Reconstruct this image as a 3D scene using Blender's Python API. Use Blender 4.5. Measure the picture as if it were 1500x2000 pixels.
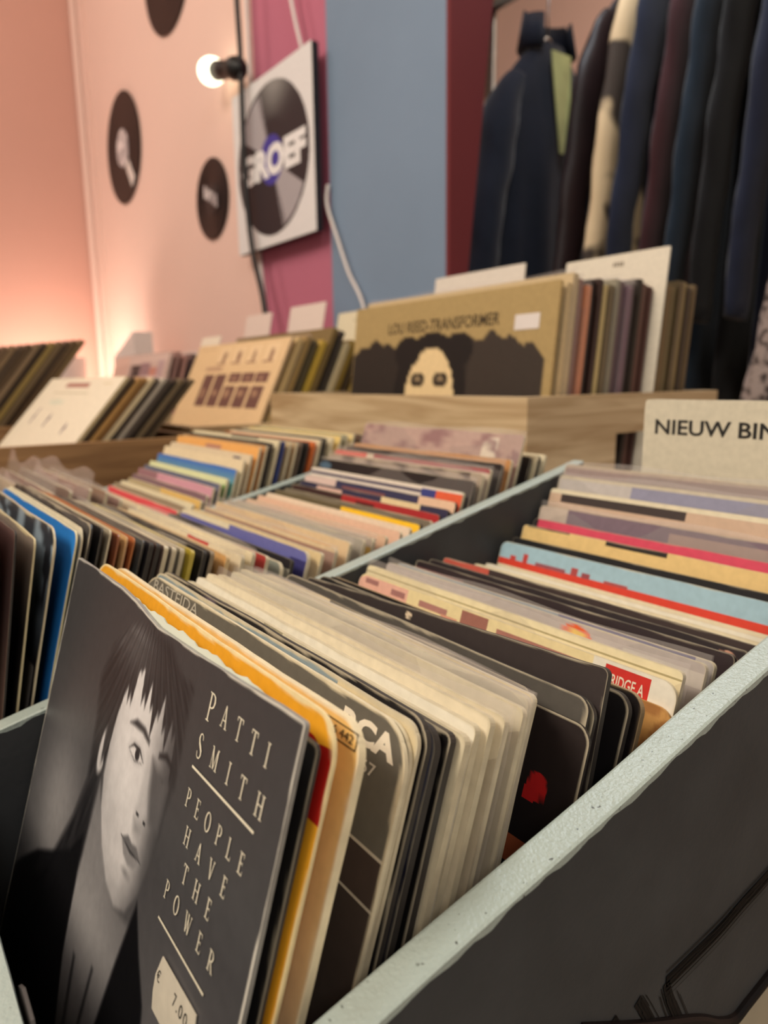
import bpy, math, random
import numpy as np
from mathutils import Matrix, Vector

# ------------------------------------------------------------------ camera, world, lights, exposure
for o in list(bpy.data.objects):
    bpy.data.objects.remove(o)
S = bpy.context.scene
COL = S.collection
cd = bpy.data.cameras.new('camera')
cam = bpy.data.objects.new('camera', cd)
COL.objects.link(cam)
S.camera = cam
FPX = 1387.0
cd.sensor_fit = 'HORIZONTAL'
cd.sensor_width = 36.0
cd.lens = 36.0 * FPX / 1500.0
cd.clip_start = 0.01
cd.dof.use_dof = True
cd.dof.focus_distance = 0.215
cd.dof.aperture_fstop = 15.5
cam.matrix_world = Matrix(((0.59768, -0.13946, 0.78951, 0), (0.80162, 0.12021, -0.58562, 0),
                           (-0.01323, 0.98290, 0.18364, 0), (0, 0, 0, 1)))

def lin(c):
    c = np.asarray(c, float) / 255.0
    return np.where(c <= 0.04045, c / 12.92, ((c + 0.055) / 1.055) ** 2.4)

W = bpy.data.worlds.new('world')
S.world = W
W.use_nodes = True
W.node_tree.nodes['Background'].inputs[0].default_value = (1.0, 0.86, 0.72, 1)
W.node_tree.nodes['Background'].inputs[1].default_value = 0.32

def area(name, loc, target, size, power, color):
    d = bpy.data.lights.new(name, 'AREA')
    d.shape = 'DISK'
    d.size = size
    d.energy = power
    d.color = color
    o = bpy.data.objects.new(name, d)
    o.location = loc
    o.rotation_euler = (Vector(target) - Vector(loc)).to_track_quat('-Z', 'Y').to_euler()
    COL.objects.link(o)
    return o

area('ceiling_lamp_front', (-0.45, -1.05, 1.45), (-0.4, 0.2, -0.1), 0.7, 21, (1.0, 0.88, 0.73))
area('ceiling_lamp_rack', (-0.75, 1.02, 1.30), (-0.2, 0.2, -0.1), 0.30, 7, (0.86, 0.94, 1.0))
area('ceiling_lamp_left', (-2.0, -0.5, 1.6), (-1.9, 0.7, 0.5), 0.5, 6, (1.0, 0.84, 0.72))
area('fill_light_right', (1.3, -0.5, 1.45), (-0.1, 0.15, -0.2), 0.6, 9, (1.0, 0.94, 0.88))  # added fill from the right, brightens the outer side of the bin
area('fill_light_rear', (-0.9, 1.75, 1.6), (-1.0, 2.7, 0.9), 0.5, 9, (1.0, 0.86, 0.74))  # added fill behind the jackets, brightens the rear wall
S.view_settings.view_transform = 'Standard'
S.view_settings.look = 'None'
S.view_settings.gamma = 1.0
S.view_settings.use_curve_mapping = False
S.view_settings.exposure = 0.46

rng = np.random.default_rng(7)
random.seed(7)

# ------------------------------------------------------------------ materials
def nmat(name):
    m = bpy.data.materials.new(name)
    m.use_nodes = True
    return m, m.node_tree.nodes, m.node_tree.links, m.node_tree.nodes['Principled BSDF']

def simple(name, rgb, rough=0.6, spec=0.4, var=0.12, scale=40.0, bump=0.0, bscale=200.0, metal=0.0, sheen=0.0):
    m, n, l, p = nmat(name)
    c = lin(rgb)
    tc = n.new('ShaderNodeTexCoord')
    t = n.new('ShaderNodeTexNoise')
    t.inputs['Scale'].default_value = scale
    t.inputs['Detail'].default_value = 4
    l.new(tc.outputs['Object'], t.inputs['Vector'])
    r = n.new('ShaderNodeValToRGB')
    r.color_ramp.elements[0].position = 0.3
    r.color_ramp.elements[1].position = 0.7
    r.color_ramp.elements[0].color = (*[x * (1 - var) for x in c], 1)
    r.color_ramp.elements[1].color = (*[min(1, x * (1 + var)) for x in c], 1)
    l.new(t.outputs['Fac'], r.inputs['Fac'])
    l.new(r.outputs['Color'], p.inputs['Base Color'])
    p.inputs['Roughness'].default_value = rough
    p.inputs['Specular IOR Level'].default_value = spec
    p.inputs['Metallic'].default_value = metal
    p.inputs['Sheen Weight'].default_value = sheen
    if bump:
        t2 = n.new('ShaderNodeTexNoise')
        t2.inputs['Scale'].default_value = bscale
        t2.inputs['Detail'].default_value = 3
        l.new(tc.outputs['Object'], t2.inputs['Vector'])
        b = n.new('ShaderNodeBump')
        b.inputs['Strength'].default_value = bump
        b.inputs['Distance'].default_value = 0.002
        l.new(t2.outputs['Fac'], b.inputs['Height'])
        l.new(b.outputs['Normal'], p.inputs['Normal'])
    return m

def card_mat(name, rough, spec=0.4):
    m, n, l, p = nmat(name)
    a = n.new('ShaderNodeAttribute')
    a.attribute_name = 'Col'
    tc = n.new('ShaderNodeTexCoord')
    t = n.new('ShaderNodeTexNoise')
    t.inputs['Scale'].default_value = 260
    t.inputs['Detail'].default_value = 5
    l.new(tc.outputs['Object'], t.inputs['Vector'])
    mr = n.new('ShaderNodeMapRange')
    mr.inputs['From Min'].default_value = 0.3
    mr.inputs['From Max'].default_value = 0.7
    mr.inputs['To Min'].default_value = 0.93
    mr.inputs['To Max'].default_value = 1.05
    l.new(t.outputs['Fac'], mr.inputs['Value'])
    mx = n.new('ShaderNodeVectorMath')
    mx.operation = 'SCALE'
    l.new(a.outputs['Color'], mx.inputs[0])
    l.new(mr.outputs['Result'], mx.inputs['Scale'])
    l.new(mx.outputs['Vector'], p.inputs['Base Color'])
    p.inputs['Roughness'].default_value = rough
    p.inputs['Specular IOR Level'].default_value = spec
    b = n.new('ShaderNodeBump')
    b.inputs['Strength'].default_value = 0.06
    b.inputs['Distance'].default_value = 0.001
    l.new(t.outputs['Fac'], b.inputs['Height'])
    l.new(b.outputs['Normal'], p.inputs['Normal'])
    return m

def plastic_mat():
    m, n, l, p = nmat('clear_plastic')
    n.remove(p)
    out = n['Material Output']
    tr = n.new('ShaderNodeBsdfTransparent')
    gl = n.new('ShaderNodeBsdfGlossy')
    gl.inputs['Roughness'].default_value = 0.16
    gl.inputs['Color'].default_value = (1, 1, 1, 1)
    df = n.new('ShaderNodeBsdfDiffuse')
    df.inputs['Color'].default_value = (0.72, 0.66, 0.62, 1)
    lw = n.new('ShaderNodeLayerWeight')
    lw.inputs['Blend'].default_value = 0.35
    tc = n.new('ShaderNodeTexCoord')
    t = n.new('ShaderNodeTexNoise')
    t.inputs['Scale'].default_value = 45
    t.inputs['Detail'].default_value = 2
    l.new(tc.outputs['Object'], t.inputs['Vector'])
    b = n.new('ShaderNodeBump')
    b.inputs['Strength'].default_value = 0.5
    b.inputs['Distance'].default_value = 0.004
    l.new(t.outputs['Fac'], b.inputs['Height'])
    l.new(b.outputs['Normal'], gl.inputs['Normal'])
    m1 = n.new('ShaderNodeMixShader')
    m1.inputs[0].default_value = 0.10
    l.new(tr.outputs[0], m1.inputs[1])
    l.new(df.outputs[0], m1.inputs[2])
    mm = n.new('ShaderNodeMath')
    mm.operation = 'MULTIPLY_ADD'
    mm.inputs[1].default_value = 0.30
    mm.inputs[2].default_value = 0.03
    l.new(lw.outputs['Fresnel'], mm.inputs[0])
    m2 = n.new('ShaderNodeMixShader')
    l.new(mm.outputs[0], m2.inputs[0])
    l.new(m1.outputs[0], m2.inputs[1])
    l.new(gl.outputs[0], m2.inputs[2])
    l.new(m2.outputs[0], out.inputs['Surface'])
    return m

def wood_mat(name, a, b_):
    m, n, l, p = nmat(name)
    tc = n.new('ShaderNodeTexCoord')
    mp = n.new('ShaderNodeMapping')
    mp.inputs['Scale'].default_value = (3.0, 3.0, 38.0)
    l.new(tc.outputs['Object'], mp.inputs['Vector'])
    t = n.new('ShaderNodeTexNoise')
    t.inputs['Scale'].default_value = 2.2
    t.inputs['Detail'].default_value = 6
    t.inputs['Distortion'].default_value = 0.8
    l.new(mp.outputs[0], t.inputs['Vector'])
    r = n.new('ShaderNodeValToRGB')
    r.color_ramp.elements[0].position = 0.35
    r.color_ramp.elements[1].position = 0.68
    r.color_ramp.elements[0].color = (*lin(a), 1)
    r.color_ramp.elements[1].color = (*lin(b_), 1)
    l.new(t.outputs['Fac'], r.inputs['Fac'])
    l.new(r.outputs[0], p.inputs['Base Color'])
    p.inputs['Roughness'].default_value = 0.6
    return m

def speck_mat(name, rgb, speck):
    m, n, l, p = nmat(name)
    tc = n.new('ShaderNodeTexCoord')
    t = n.new('ShaderNodeTexNoise')
    t.inputs['Scale'].default_value = 620
    t.inputs['Detail'].default_value = 2
    l.new(tc.outputs['Object'], t.inputs['Vector'])
    r = n.new('ShaderNodeValToRGB')
    r.color_ramp.elements[0].position = 0.255
    r.color_ramp.elements[1].position = 0.30
    r.color_ramp.elements[0].color = (*lin(speck), 1)
    r.color_ramp.elements[1].color = (*lin(rgb), 1)
    l.new(t.outputs['Fac'], r.inputs['Fac'])
    l.new(r.outputs[0], p.inputs['Base Color'])
    p.inputs['Roughness'].default_value = 0.34
    t2 = n.new('ShaderNodeTexNoise')
    t2.inputs['Scale'].default_value = 900
    t2.inputs['Detail'].default_value = 3
    l.new(tc.outputs['Object'], t2.inputs['Vector'])
    b = n.new('ShaderNodeBump')
    b.inputs['Strength'].default_value = 0.45
    b.inputs['Distance'].default_value = 0.0008
    l.new(t2.outputs['Fac'], b.inputs['Height'])
    l.new(b.outputs['Normal'], p.inputs['Normal'])
    return m

def blotch_mat(name, a, b_, scale, thr, soft=0.04, rough=0.8):
    m, n, l, p = nmat(name)
    tc = n.new('ShaderNodeTexCoord')
    t = n.new('ShaderNodeTexNoise')
    t.inputs['Scale'].default_value = scale
    t.inputs['Detail'].default_value = 2
    l.new(tc.outputs['Object'], t.inputs['Vector'])
    r = n.new('ShaderNodeValToRGB')
    r.color_ramp.elements[0].position = thr - soft
    r.color_ramp.elements[1].position = thr + soft
    r.color_ramp.elements[0].color = (*lin(a), 1)
    r.color_ramp.elements[1].color = (*lin(b_), 1)
    l.new(t.outputs['Fac'], r.inputs['Fac'])
    l.new(r.outputs[0], p.inputs['Base Color'])
    p.inputs['Roughness'].default_value = rough
    return m

def emit_mat(name, rgb, strength):
    m, n, l, p = nmat(name)
    p.inputs['Emission Color'].default_value = (*lin(rgb), 1)
    p.inputs['Emission Strength'].default_value = strength
    p.inputs['Base Color'].default_value = (0.9, 0.9, 0.85, 1)
    return m

M_CARD = card_mat('printed_card', 0.55, 0.3)
M_GLOSS = card_mat('glossy_printed_card', 0.36, 0.4)
M_PLASTIC = plastic_mat()
M_DARK = simple('dark_grey_board', (60, 62, 64), 0.55, 0.3, 0.16, 30, 0.10, 300)
M_PALE = speck_mat('pale_grey_green_paint', (160, 172, 165), (70, 72, 66))
M_STROKE = simple('black_brush_paint', (8, 8, 11), 0.55, 0.2, 0.1)
M_BLACKG = simple('glossy_black_paint', (8, 8, 12), 0.42, 0.2, 0.1)
M_BEIGE = simple('beige_paint', (168, 158, 136), 0.6, 0.3, 0.05)
M_WOOD = wood_mat('pine_wood', (178, 148, 108), (222, 198, 158))
M_WOODD = wood_mat('brown_wood', (128, 92, 56), (168, 128, 84))
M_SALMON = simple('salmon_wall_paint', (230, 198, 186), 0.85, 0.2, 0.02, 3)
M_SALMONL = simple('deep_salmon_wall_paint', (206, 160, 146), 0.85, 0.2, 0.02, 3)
M_MAUVE = simple('mauve_wall_paint', (186, 110, 132), 0.8, 0.2, 0.03, 4)
M_BLUE = simple('grey_blue_wall_paint', (124, 143, 166), 0.8, 0.2, 0.04, 5, 0.15, 60)
M_MAROON = simple('maroon_wall_paint', (108, 42, 46), 0.7, 0.3, 0.06, 5)
M_PEACH = simple('peach_wall_paint', (240, 206, 192), 0.8, 0.2, 0.03, 3)
M_VINYL = simple('black_vinyl', (24, 20, 21), 0.36, 0.28, 0.05)
M_FLOOR = simple('beige_floor', (150, 138, 118), 0.7, 0.2, 0.08, 6)
M_CEIL = simple('off_white_ceiling', (225, 215, 200), 0.9, 0.1, 0.02, 3)
M_TABLE = simple('grey_table_top', (90, 84, 76), 0.7, 0.2, 0.06, 6)
M_BLACK = simple('black_plastic', (16, 16, 18), 0.45, 0.4, 0.1)
M_WHITE = simple('white_plastic', (222, 214, 210), 0.55, 0.3, 0.03)
M_CHROME = simple('brushed_steel', (170, 170, 168), 0.28, 0.5, 0.05, metal=1.0)
M_BULB = emit_mat('lit_bulb', (255, 250, 214), 2.2)
M_LAMP = emit_mat('lit_lamp_bulb', (255, 226, 200), 3.0)

# ------------------------------------------------------------------ object helpers
def tag(o, label=None, cat=None, group=None, kind=None):
    if label: o['label'] = label
    if cat: o['category'] = cat
    if group: o['group'] = group
    if kind: o['kind'] = kind
    return o

def empty(name, loc, label, cat, group=None):
    o = bpy.data.objects.new(name, None)
    o.empty_display_size = 0.02
    o.location = loc
    COL.objects.link(o)
    return tag(o, label, cat, group)

def mesh_obj(name, verts, faces, mats, fmat=None, parent=None, smooth=False, loc=(0, 0, 0), rot=(0, 0, 0), colors=None):
    me = bpy.data.meshes.new(name)
    me.from_pydata([tuple(map(float, v)) for v in verts], [], [tuple(map(int, f)) for f in faces])
    for m in (mats if isinstance(mats, (list, tuple)) else [mats]):
        me.materials.append(m)
    if fmat is not None:
        me.polygons.foreach_set('material_index', np.asarray(fmat, np.int32))
    if colors is not None:
        a = me.color_attributes.new('Col', 'FLOAT_COLOR', 'CORNER')
        a.data.foreach_set('color', np.asarray(colors, np.float32).ravel())
    if smooth:
        me.polygons.foreach_set('use_smooth', np.ones(len(me.polygons), bool))
    me.update()
    o = bpy.data.objects.new(name, me)
    o.location = loc
    o.rotation_euler = rot
    COL.objects.link(o)
    if parent is not None:
        o.parent = parent
    return o

class MB:
    def __init__(s):
        s.v = []; s.f = []; s.m = []
    def add(s, v, f, mi=0):
        b = len(s.v)
        s.v += [tuple(x) for x in v]
        s.f += [tuple(i + b for i in q) for q in f]
        s.m += [mi] * len(f)
        return s
    def hexa(s, p, mi=0):          # 8 points: bottom 4 ccw, top 4 ccw
        return s.add(p, [(3, 2, 1, 0), (4, 5, 6, 7), (0, 1, 5, 4), (1, 2, 6, 5), (2, 3, 7, 6), (3, 0, 4, 7)], mi)
    def box(s, x0, x1, y0, y1, z0, z1, mi=0):
        return s.hexa([(x0, y0, z0), (x1, y0, z0), (x1, y1, z0), (x0, y1, z0),
                       (x0, y0, z1), (x1, y0, z1), (x1, y1, z1), (x0, y1, z1)], mi)
    def rings(s, rings, mi=0, caps=True):
        n = len(rings[0]); b = len(s.v)
        for r in rings: s.v += [tuple(p) for p in r]
        for i in range(len(rings) - 1):
            for k in range(n):
                s.f.append((b + i * n + k, b + i * n + (k + 1) % n, b + (i + 1) * n + (k + 1) % n, b + (i + 1) * n + k)); s.m.append(mi)
        if caps:
            s.f.append(tuple(b + k for k in range(n))[::-1]); s.m.append(mi)
            s.f.append(tuple(b + (len(rings) - 1) * n + k for k in range(n))); s.m.append(mi)
        return s
    def tube(s, pts, r, n=10, mi=0):
        pts = [Vector(p) for p in pts]
        rr = r if isinstance(r, (list, tuple)) else [r] * len(pts)
        rings = []
        for i, p in enumerate(pts):
            t = (pts[min(i + 1, len(pts) - 1)] - pts[max(i - 1, 0)]).normalized()
            a = t.cross(Vector((0.13, 0.31, 0.94)))
            if a.length < 0.1: a = t.cross(Vector((1, 0, 0)))
            a.normalize(); b = t.cross(a)
            rings.append([p + (a * math.cos(k * 2 * math.pi / n) + b * math.sin(k * 2 * math.pi / n)) * rr[i] for k in range(n)])
        return s.rings(rings, mi)
    def build(s, name, mats, parent=None, smooth=False, loc=(0, 0, 0), rot=(0, 0, 0)):
        if parent is not None and parent.type == 'EMPTY':
            L = parent.location
            s.v = [(x - L[0], y - L[1], z - L[2]) for x, y, z in s.v]
        return mesh_obj(name, s.v, s.f, mats, s.m, parent, smooth, loc, rot)

def curve_pts(pts, n=8):
    out = []
    P = [Vector(p) for p in pts]
    for i in range(len(P) - 1):
        p0, p1, p2, p3 = P[max(i - 1, 0)], P[i], P[i + 1], P[min(i + 2, len(P) - 1)]
        for k in range(n):
            t = k / n
            out.append(0.5 * ((2 * p1) + (p2 - p0) * t + (2 * p0 - 5 * p1 + 4 * p2 - p3) * t * t + (3 * p1 - p0 - 3 * p2 + p3) * t ** 3))
    out.append(P[-1])
    return out

# ------------------------------------------------------------------ lettering
_tc = {}
def text_geo(s, bold=0.0):
    k = (s, bold)
    if k not in _tc:
        cu = bpy.data.curves.new('letters', 'FONT')
        cu.body = s
        cu.resolution_u = 3
        cu.offset = bold
        ob = bpy.data.objects.new('letters', cu)
        COL.objects.link(ob)
        dg = bpy.context.evaluated_depsgraph_get()
        ev = ob.evaluated_get(dg)
        me = ev.to_mesh()
        v = np.array([(q.co.x, q.co.y) for q in me.vertices])
        f = [tuple(p.vertices) for p in me.polygons]
        ev.to_mesh_clear()
        bpy.data.objects.remove(ob)
        bpy.data.curves.remove(cu)
        v[:, 0] -= v[:, 0].min(); v[:, 1] -= v[:, 1].min()
        _tc[k] = (v, f)
    return _tc[k]

def sans(s, x, y, w, h, rgb, bold=0.0, rot=0.0):
    """decal: text filling width w and height h (mm), its top left at x, y (y down)"""
    v, f = text_geo(s, bold)
    q = np.zeros_like(v)
    q[:, 0] = v[:, 0] / v[:, 0].max() * w
    q[:, 1] = h - v[:, 1] / v[:, 1].max() * h
    c, sn = math.cos(rot), math.sin(rot)
    q = q @ np.array([[c, sn], [-sn, c]])
    return (q + np.array([x, y]), f, rgb)

def _stroke(pts, out):
    P = np.array(pts, float)
    n = len(P)
    L = []; Rr = []
    for i in range(n):
        t = P[min(i + 1, n - 1), :2] - P[max(i - 1, 0), :2]
        t = t / (np.linalg.norm(t) + 1e-9)
        nn = np.array([-t[1], t[0]])
        L.append(P[i, :2] + nn * P[i, 2] / 2); Rr.append(P[i, :2] - nn * P[i, 2] / 2)
    for i in range(n - 1):
        out.append([L[i], Rr[i], Rr[i + 1], L[i + 1]])

TK, TN = 0.105, 0.05
def glyph(c):
    o = []
    st = lambda x, w=TK, y0=0, y1=1: o.append([(x - w / 2, y0), (x + w / 2, y0), (x + w / 2, y1), (x - w / 2, y1)])
    sf = lambda x, y, w=0.30: o.append([(x - w / 2, y), (x + w / 2, y), (x + w / 2, y + 0.04), (x - w / 2, y + 0.04)])
    ln = lambda a, b, w: _stroke([(*a, w), (*b, w)], o)
    bar = lambda x0, x1, y, w=TN: o.append([(x0, y - w / 2), (x1, y - w / 2), (x1, y + w / 2), (x0, y + w / 2)])
    if c in 'PR':
        st(.16); sf(.16, 0); sf(.12, .96, .22)
        _stroke([(.16, .975, TN), (.36, .97, TN), (.50, .90, .09), (.55, .74, .12), (.50, .58, .09), (.36, .49, TN), (.16, .485, TN)], o)
        if c == 'R':
            ln((.33, .49), (.62, .03), TK); sf(.64, 0, .2)
            return o, .74
        return o, .60
    if c == 'A':
        ln((.10, .02), (.36, 1.0), TN + .01); ln((.36, 1.0), (.62, .02), TK); bar(.19, .54, .33); sf(.10, 0, .24); sf(.62, 0, .28); return o, .76
    if c == 'T':
        st(.34); sf(.34, 0); bar(.03, .65, .975)
        for x in (.04, .64): o.append([(x - .025, .80), (x + .025, .80), (x + .025, 1), (x - .025, 1)])
        return o, .68
    if c == 'I':
        st(.16); sf(.16, 0); sf(.16, .96); return o, .32
    if c == 'S':
        _stroke([(.46, .78, .05), (.42, .92, TN), (.28, .985, TN), (.14, .92, .07), (.09, .76, .11), (.17, .60, .13), (.32, .47, .14), (.45, .34, .13),
                 (.47, .18, .10), (.38, .05, .06), (.24, .015, TN), (.11, .07, TN), (.06, .25, .05)], o); return o, .54
    if c == 'M':
        ln((.13, .02), (.15, .98), TN); ln((.15, 1.0), (.44, .02), TK); ln((.44, .02), (.73, 1.0), TN); st(.76); sf(.13, 0, .24); sf(.76, 0, .28); sf(.10, .96, .18); sf(.80, .96, .18); return o, .92
    if c == 'H':
        st(.16); st(.64); bar(.16, .64, .52)
        for x in (.16, .64): sf(x, 0); sf(x, .96)
        return o, .80
    if c in 'EL':
        st(.16); sf(.14, 0, .26); sf(.14, .96, .26)
        bar(.16, .54, .025); o.append([(.50, 0), (.54, 0), (.56, .22), (.53, .22)])
        if c == 'E':
            bar(.16, .52, .975); o.append([(.48, .80), (.52, .80), (.52, 1), (.48, 1)])
            bar(.16, .42, .52); o.append([(.40, .42), (.43, .42), (.43, .62), (.40, .62)])
        return o, .60
    if c == 'O':
        p = []
        for k in range(21):
            a = k * 2 * math.pi / 20
            p.append((.38 + .32 * math.cos(a), .5 + .485 * math.sin(a), TN + .07 * abs(math.cos(a))))
        _stroke(p, o); return o, .76
    if c == 'V':
        ln((.12, .98), (.38, 0), TK); ln((.38, 0), (.62, .98), TN + .01); sf(.12, .96, .28); sf(.62, .96, .22); return o, .74
    if c == 'W':
        ln((.12, .98), (.34, 0), TK); ln((.34, 0), (.54, .98), TN); ln((.46, .98), (.68, 0), TK); ln((.68, 0), (.88, .98), TN); sf(.12, .96, .26); sf(.46, .96, .2); sf(.88, .96, .22); return o, 1.0
    return o, .4

def serif(s, x0, x1, ytop, cap, rgb, first=None):
    """decal list: spaced serif capitals between x0 and x1 (mm), tops at ytop, cap height cap"""
    caps = [first if (first and i == 0) else cap for i in range(len(s))]
    gl = [glyph(c) for c in s]
    ws = [g[1] * q * 0.86 for g, q in zip(gl, caps)]
    gap = (x1 - x0 - sum(ws)) / max(1, len(s) - 1)
    V = []; F = []
    x = x0
    for (qs, w), q, ww in zip(gl, caps, ws):
        for quad in qs:
            b = len(V)
            for px, py in quad:
                V.append((x + px * q * 0.86, ytop + (caps[0] - py * q if q == caps[0] else q + 0.15 * (caps[0] - q) - py * q)))
            F.append((b, b + 1, b + 2, b + 3))
        x += ww + gap
    return (np.array(V), F, rgb)

def poly(pts, rgb):
    return (np.array(pts, float), [tuple(range(len(pts)))], rgb)

# ------------------------------------------------------------------ painted print on a sleeve
def fbm(U, V, seed, sc):
    r = np.random.default_rng(seed)
    out = np.zeros_like(U)
    a = 1.0
    for o in range(4):
        for _ in range(3):
            th = r.uniform(0, 6.28); ph = r.uniform(0, 6.28)
            out += a * np.sin((np.cos(th) * U + np.sin(th) * V) * sc * (1.0 + r.uniform(-.3, .3)) * 6.28 + ph)
        a *= 0.55; sc *= 1.9
    return out / 4.0

def layers(base, spec, seed=0):
    """paint function from a list of flat printed shapes; u from left, v from the top edge (0..1)"""
    def f(U, V):
        C = np.zeros(U.shape + (3,)); C[:] = lin(base)
        for L in spec:
            k = L[0]
            if k == 'r':
                _, u0, v0, u1, v1, c = L
                C[(U >= u0) & (U <= u1) & (V >= v0) & (V <= v1)] = lin(c)
            elif k == 'e':
                _, cu, cv, ru, rv, c = L
                C[((U - cu) / ru) ** 2 + ((V - cv) / rv) ** 2 <= 1] = lin(c)
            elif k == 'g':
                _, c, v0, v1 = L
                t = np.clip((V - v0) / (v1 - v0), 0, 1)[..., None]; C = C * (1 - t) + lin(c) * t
            elif k == 'h':
                _, c, u0, u1 = L
                t = np.clip((U - u0) / (u1 - u0), 0, 1)[..., None]; C = C * (1 - t) + lin(c) * t
            elif k == 'm':
                _, c, sc, thr, u0, v0, u1, v1 = L
                q = np.clip((fbm(U, V, seed + 11, sc) - thr) * 4, 0, 1) * ((U >= u0) & (U <= u1) & (V >= v0) & (V <= v1))
                C = C * (1 - q[..., None]) + lin(c) * q[..., None]
        return C
    br_u = []; br_v = []
    for L in spec:
        if L[0] == 'r': br_u += [L[1], L[3]]; br_v += [L[2], L[4]]
        if L[0] == 'e': br_u += [L[1] - L[3], L[1] + L[3]]; br_v += [L[2] - L[4], L[2] + L[4]]
    return f, br_u, br_v

def grid_lines(n, br, size, dense=()):
    a = list(np.linspace(0, 1, n + 1)) + [0.0004 / size * 1.0, 0.0012 / size, 1 - 0.0004 / size, 1 - 0.0012 / size] + list(dense)
    for b in br:
        if 0.001 < b < 0.999: a += [b - 0.0002, b + 0.0002]
    return np.unique(np.round(np.clip(a, 0, 1), 6))

def sleeve(name, xc, w, h, yt, zt, lean, t, paint, seed, edge=(214, 204, 178), wear=0.5, corner=0.003, wave=0.0003, bulge=0.0,
           res=14, decals=(), mat=None, dip=None, yaw=0.0, roll=0.0, dense_v=(), dense_u=(), back=None, rim=None):
    """a flat square record sleeve: printed front, worn rounded border, cut paper sides; stands on its lower edge, leaning back"""
    f, bu, bv = paint
    us = grid_lines(res, bu, w, dense_u); vs = grid_lines(res, bv, h, dense_v)
    U, V = np.meshgrid(us, vs)              # rows: v from top (0) to bottom (1)
    nv, nu = U.shape
    r = np.random.default_rng(seed)
    ph = r.uniform(0, 6.28, 6)
    def surf(u, v):                         # forward offset of the sheet
        y = wave * (np.sin(u * 5.3 + ph[0]) + 0.6 * np.sin(u * 11.7 + v * 3 + ph[1])) * (1 - v) ** 0.5
        y = y - bulge * (1 - (2 * u - 1) ** 2) * np.clip(1 - (2 * v - 1) ** 2, 0, 1)
        return y
    X = (U - 0.5) * w
    Z = (1 - V) * h
    # rounded corners: pull points near a corner onto its arc
    cr = corner
    for sx in (-1, 1):
        for top in (True, False):
            cx = sx * (w / 2 - cr); cz = (h - cr) if top else cr
            dx = X - cx; dz = Z - cz
            q = (dx * sx > 0) & ((dz > 0) if top else (dz < 0))
            m = np.maximum(np.abs(dx), np.abs(dz)); d = np.hypot(dx, dz) + 1e-9
            X[q] = cx + (dx * m / d)[q]; Z[q] = cz + (dz * m / d)[q]
    # small raggedness of the top and right edges
    ed = np.exp(-V * h / 0.0016); er = np.exp(-(1 - U) * w / 0.0016)
    Z -= ed * (0.00025 * wear * (1 + fbm(U, U * 0, seed + 3, 2.6)))
    X -= er * (0.00022 * wear * (1 + fbm(V, V * 0, seed + 4, 2.6)))
    if dip is not None:
        Z -= np.interp(U, dip[0], dip[1]) * np.exp(-V * h / 0.02)
    Yf = -t / 2 + surf(U, V)
    Cf = f(U, V)
    # worn white border where the print has rubbed off
    dist = np.minimum(np.minimum(U * w, (1 - U) * w), V * h)
    wn = np.clip((0.0009 * wear * (1.0 + 0.9 * fbm(U, V, seed + 5, 4.0)) - dist) / 0.0004, 0, 1)[..., None]
    Cf = Cf * (1 - wn) + lin(edge) * wn
    verts = np.stack([X, Yf, Z], -1).reshape(-1, 3)
    idx = np.arange(nv * nu).reshape(nv, nu)
    quads = np.stack([idx[:-1, :-1], idx[1:, :-1], idx[1:, 1:], idx[:-1, 1:]], -1).reshape(-1, 4)
    cols = Cf.reshape(-1, 3)
    faces = [tuple(q) for q in quads]
    lc = [cols[quads.ravel()]]
    ring = list(idx[0, :]) + list(idx[1:, -1]) + list(idx[-1, -2::-1]) + list(idx[-2:0:-1, 0])
    nb = len(verts)
    bv_ = verts[ring].copy(); bv_[:, 1] += t
    verts = np.vstack([verts, bv_])
    n = len(ring)
    e = lin(rim if rim is not None else edge)
    ec = np.empty((n, 4, 3))
    for i in range(n):
        a, b = ring[i], ring[(i + 1) % n]
        faces.append((a, b, nb + (i + 1) % n, nb + i))
        ec[i] = e * (0.96 + 0.04 * math.sin(i * 0.7 + seed))
    lc.append(ec.reshape(-1, 3))
    faces.append(tuple(nb + i for i in range(n)))
    bc = lin(back) if back is not None else cols.mean(0)
    lc.append(np.tile(bc, (n, 1)))
    # printed lettering: thin ink shapes lying on the front
    for k, (dv, df, rgb) in enumerate(decals):
        dv = np.asarray(dv, float) / 1000.0
        b = len(verts)
        u = dv[:, 0] / w; v = dv[:, 1] / h
        P = np.stack([dv[:, 0] - w / 2, -t / 2 + surf(u, v) - 0.00013 - 0.00004 * k, h - dv[:, 1]], -1)
        verts = np.vstack([verts, P])
        for q in df:
            p0, p1, p2 = (P[j] for j in q[:3])
            nrm = (p1[0] - p0[0]) * (p2[2] - p0[2]) - (p1[2] - p0[2]) * (p2[0] - p0[0])
            q = q if nrm > 0 else q[::-1]
            faces.append(tuple(j + b for j in q))
            lc.append(np.tile(lin(rgb), (len(q), 1)))
    L = np.concatenate(lc)
    L = np.hstack([L, np.ones((len(L), 1))])
    th = math.radians(lean)
    o = mesh_obj(name, verts, faces, mat or M_CARD, colors=L,
                 loc=(xc, yt - h * math.sin(th), zt - h * math.cos(th)), rot=(-th, roll, yaw))
    return o

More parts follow.
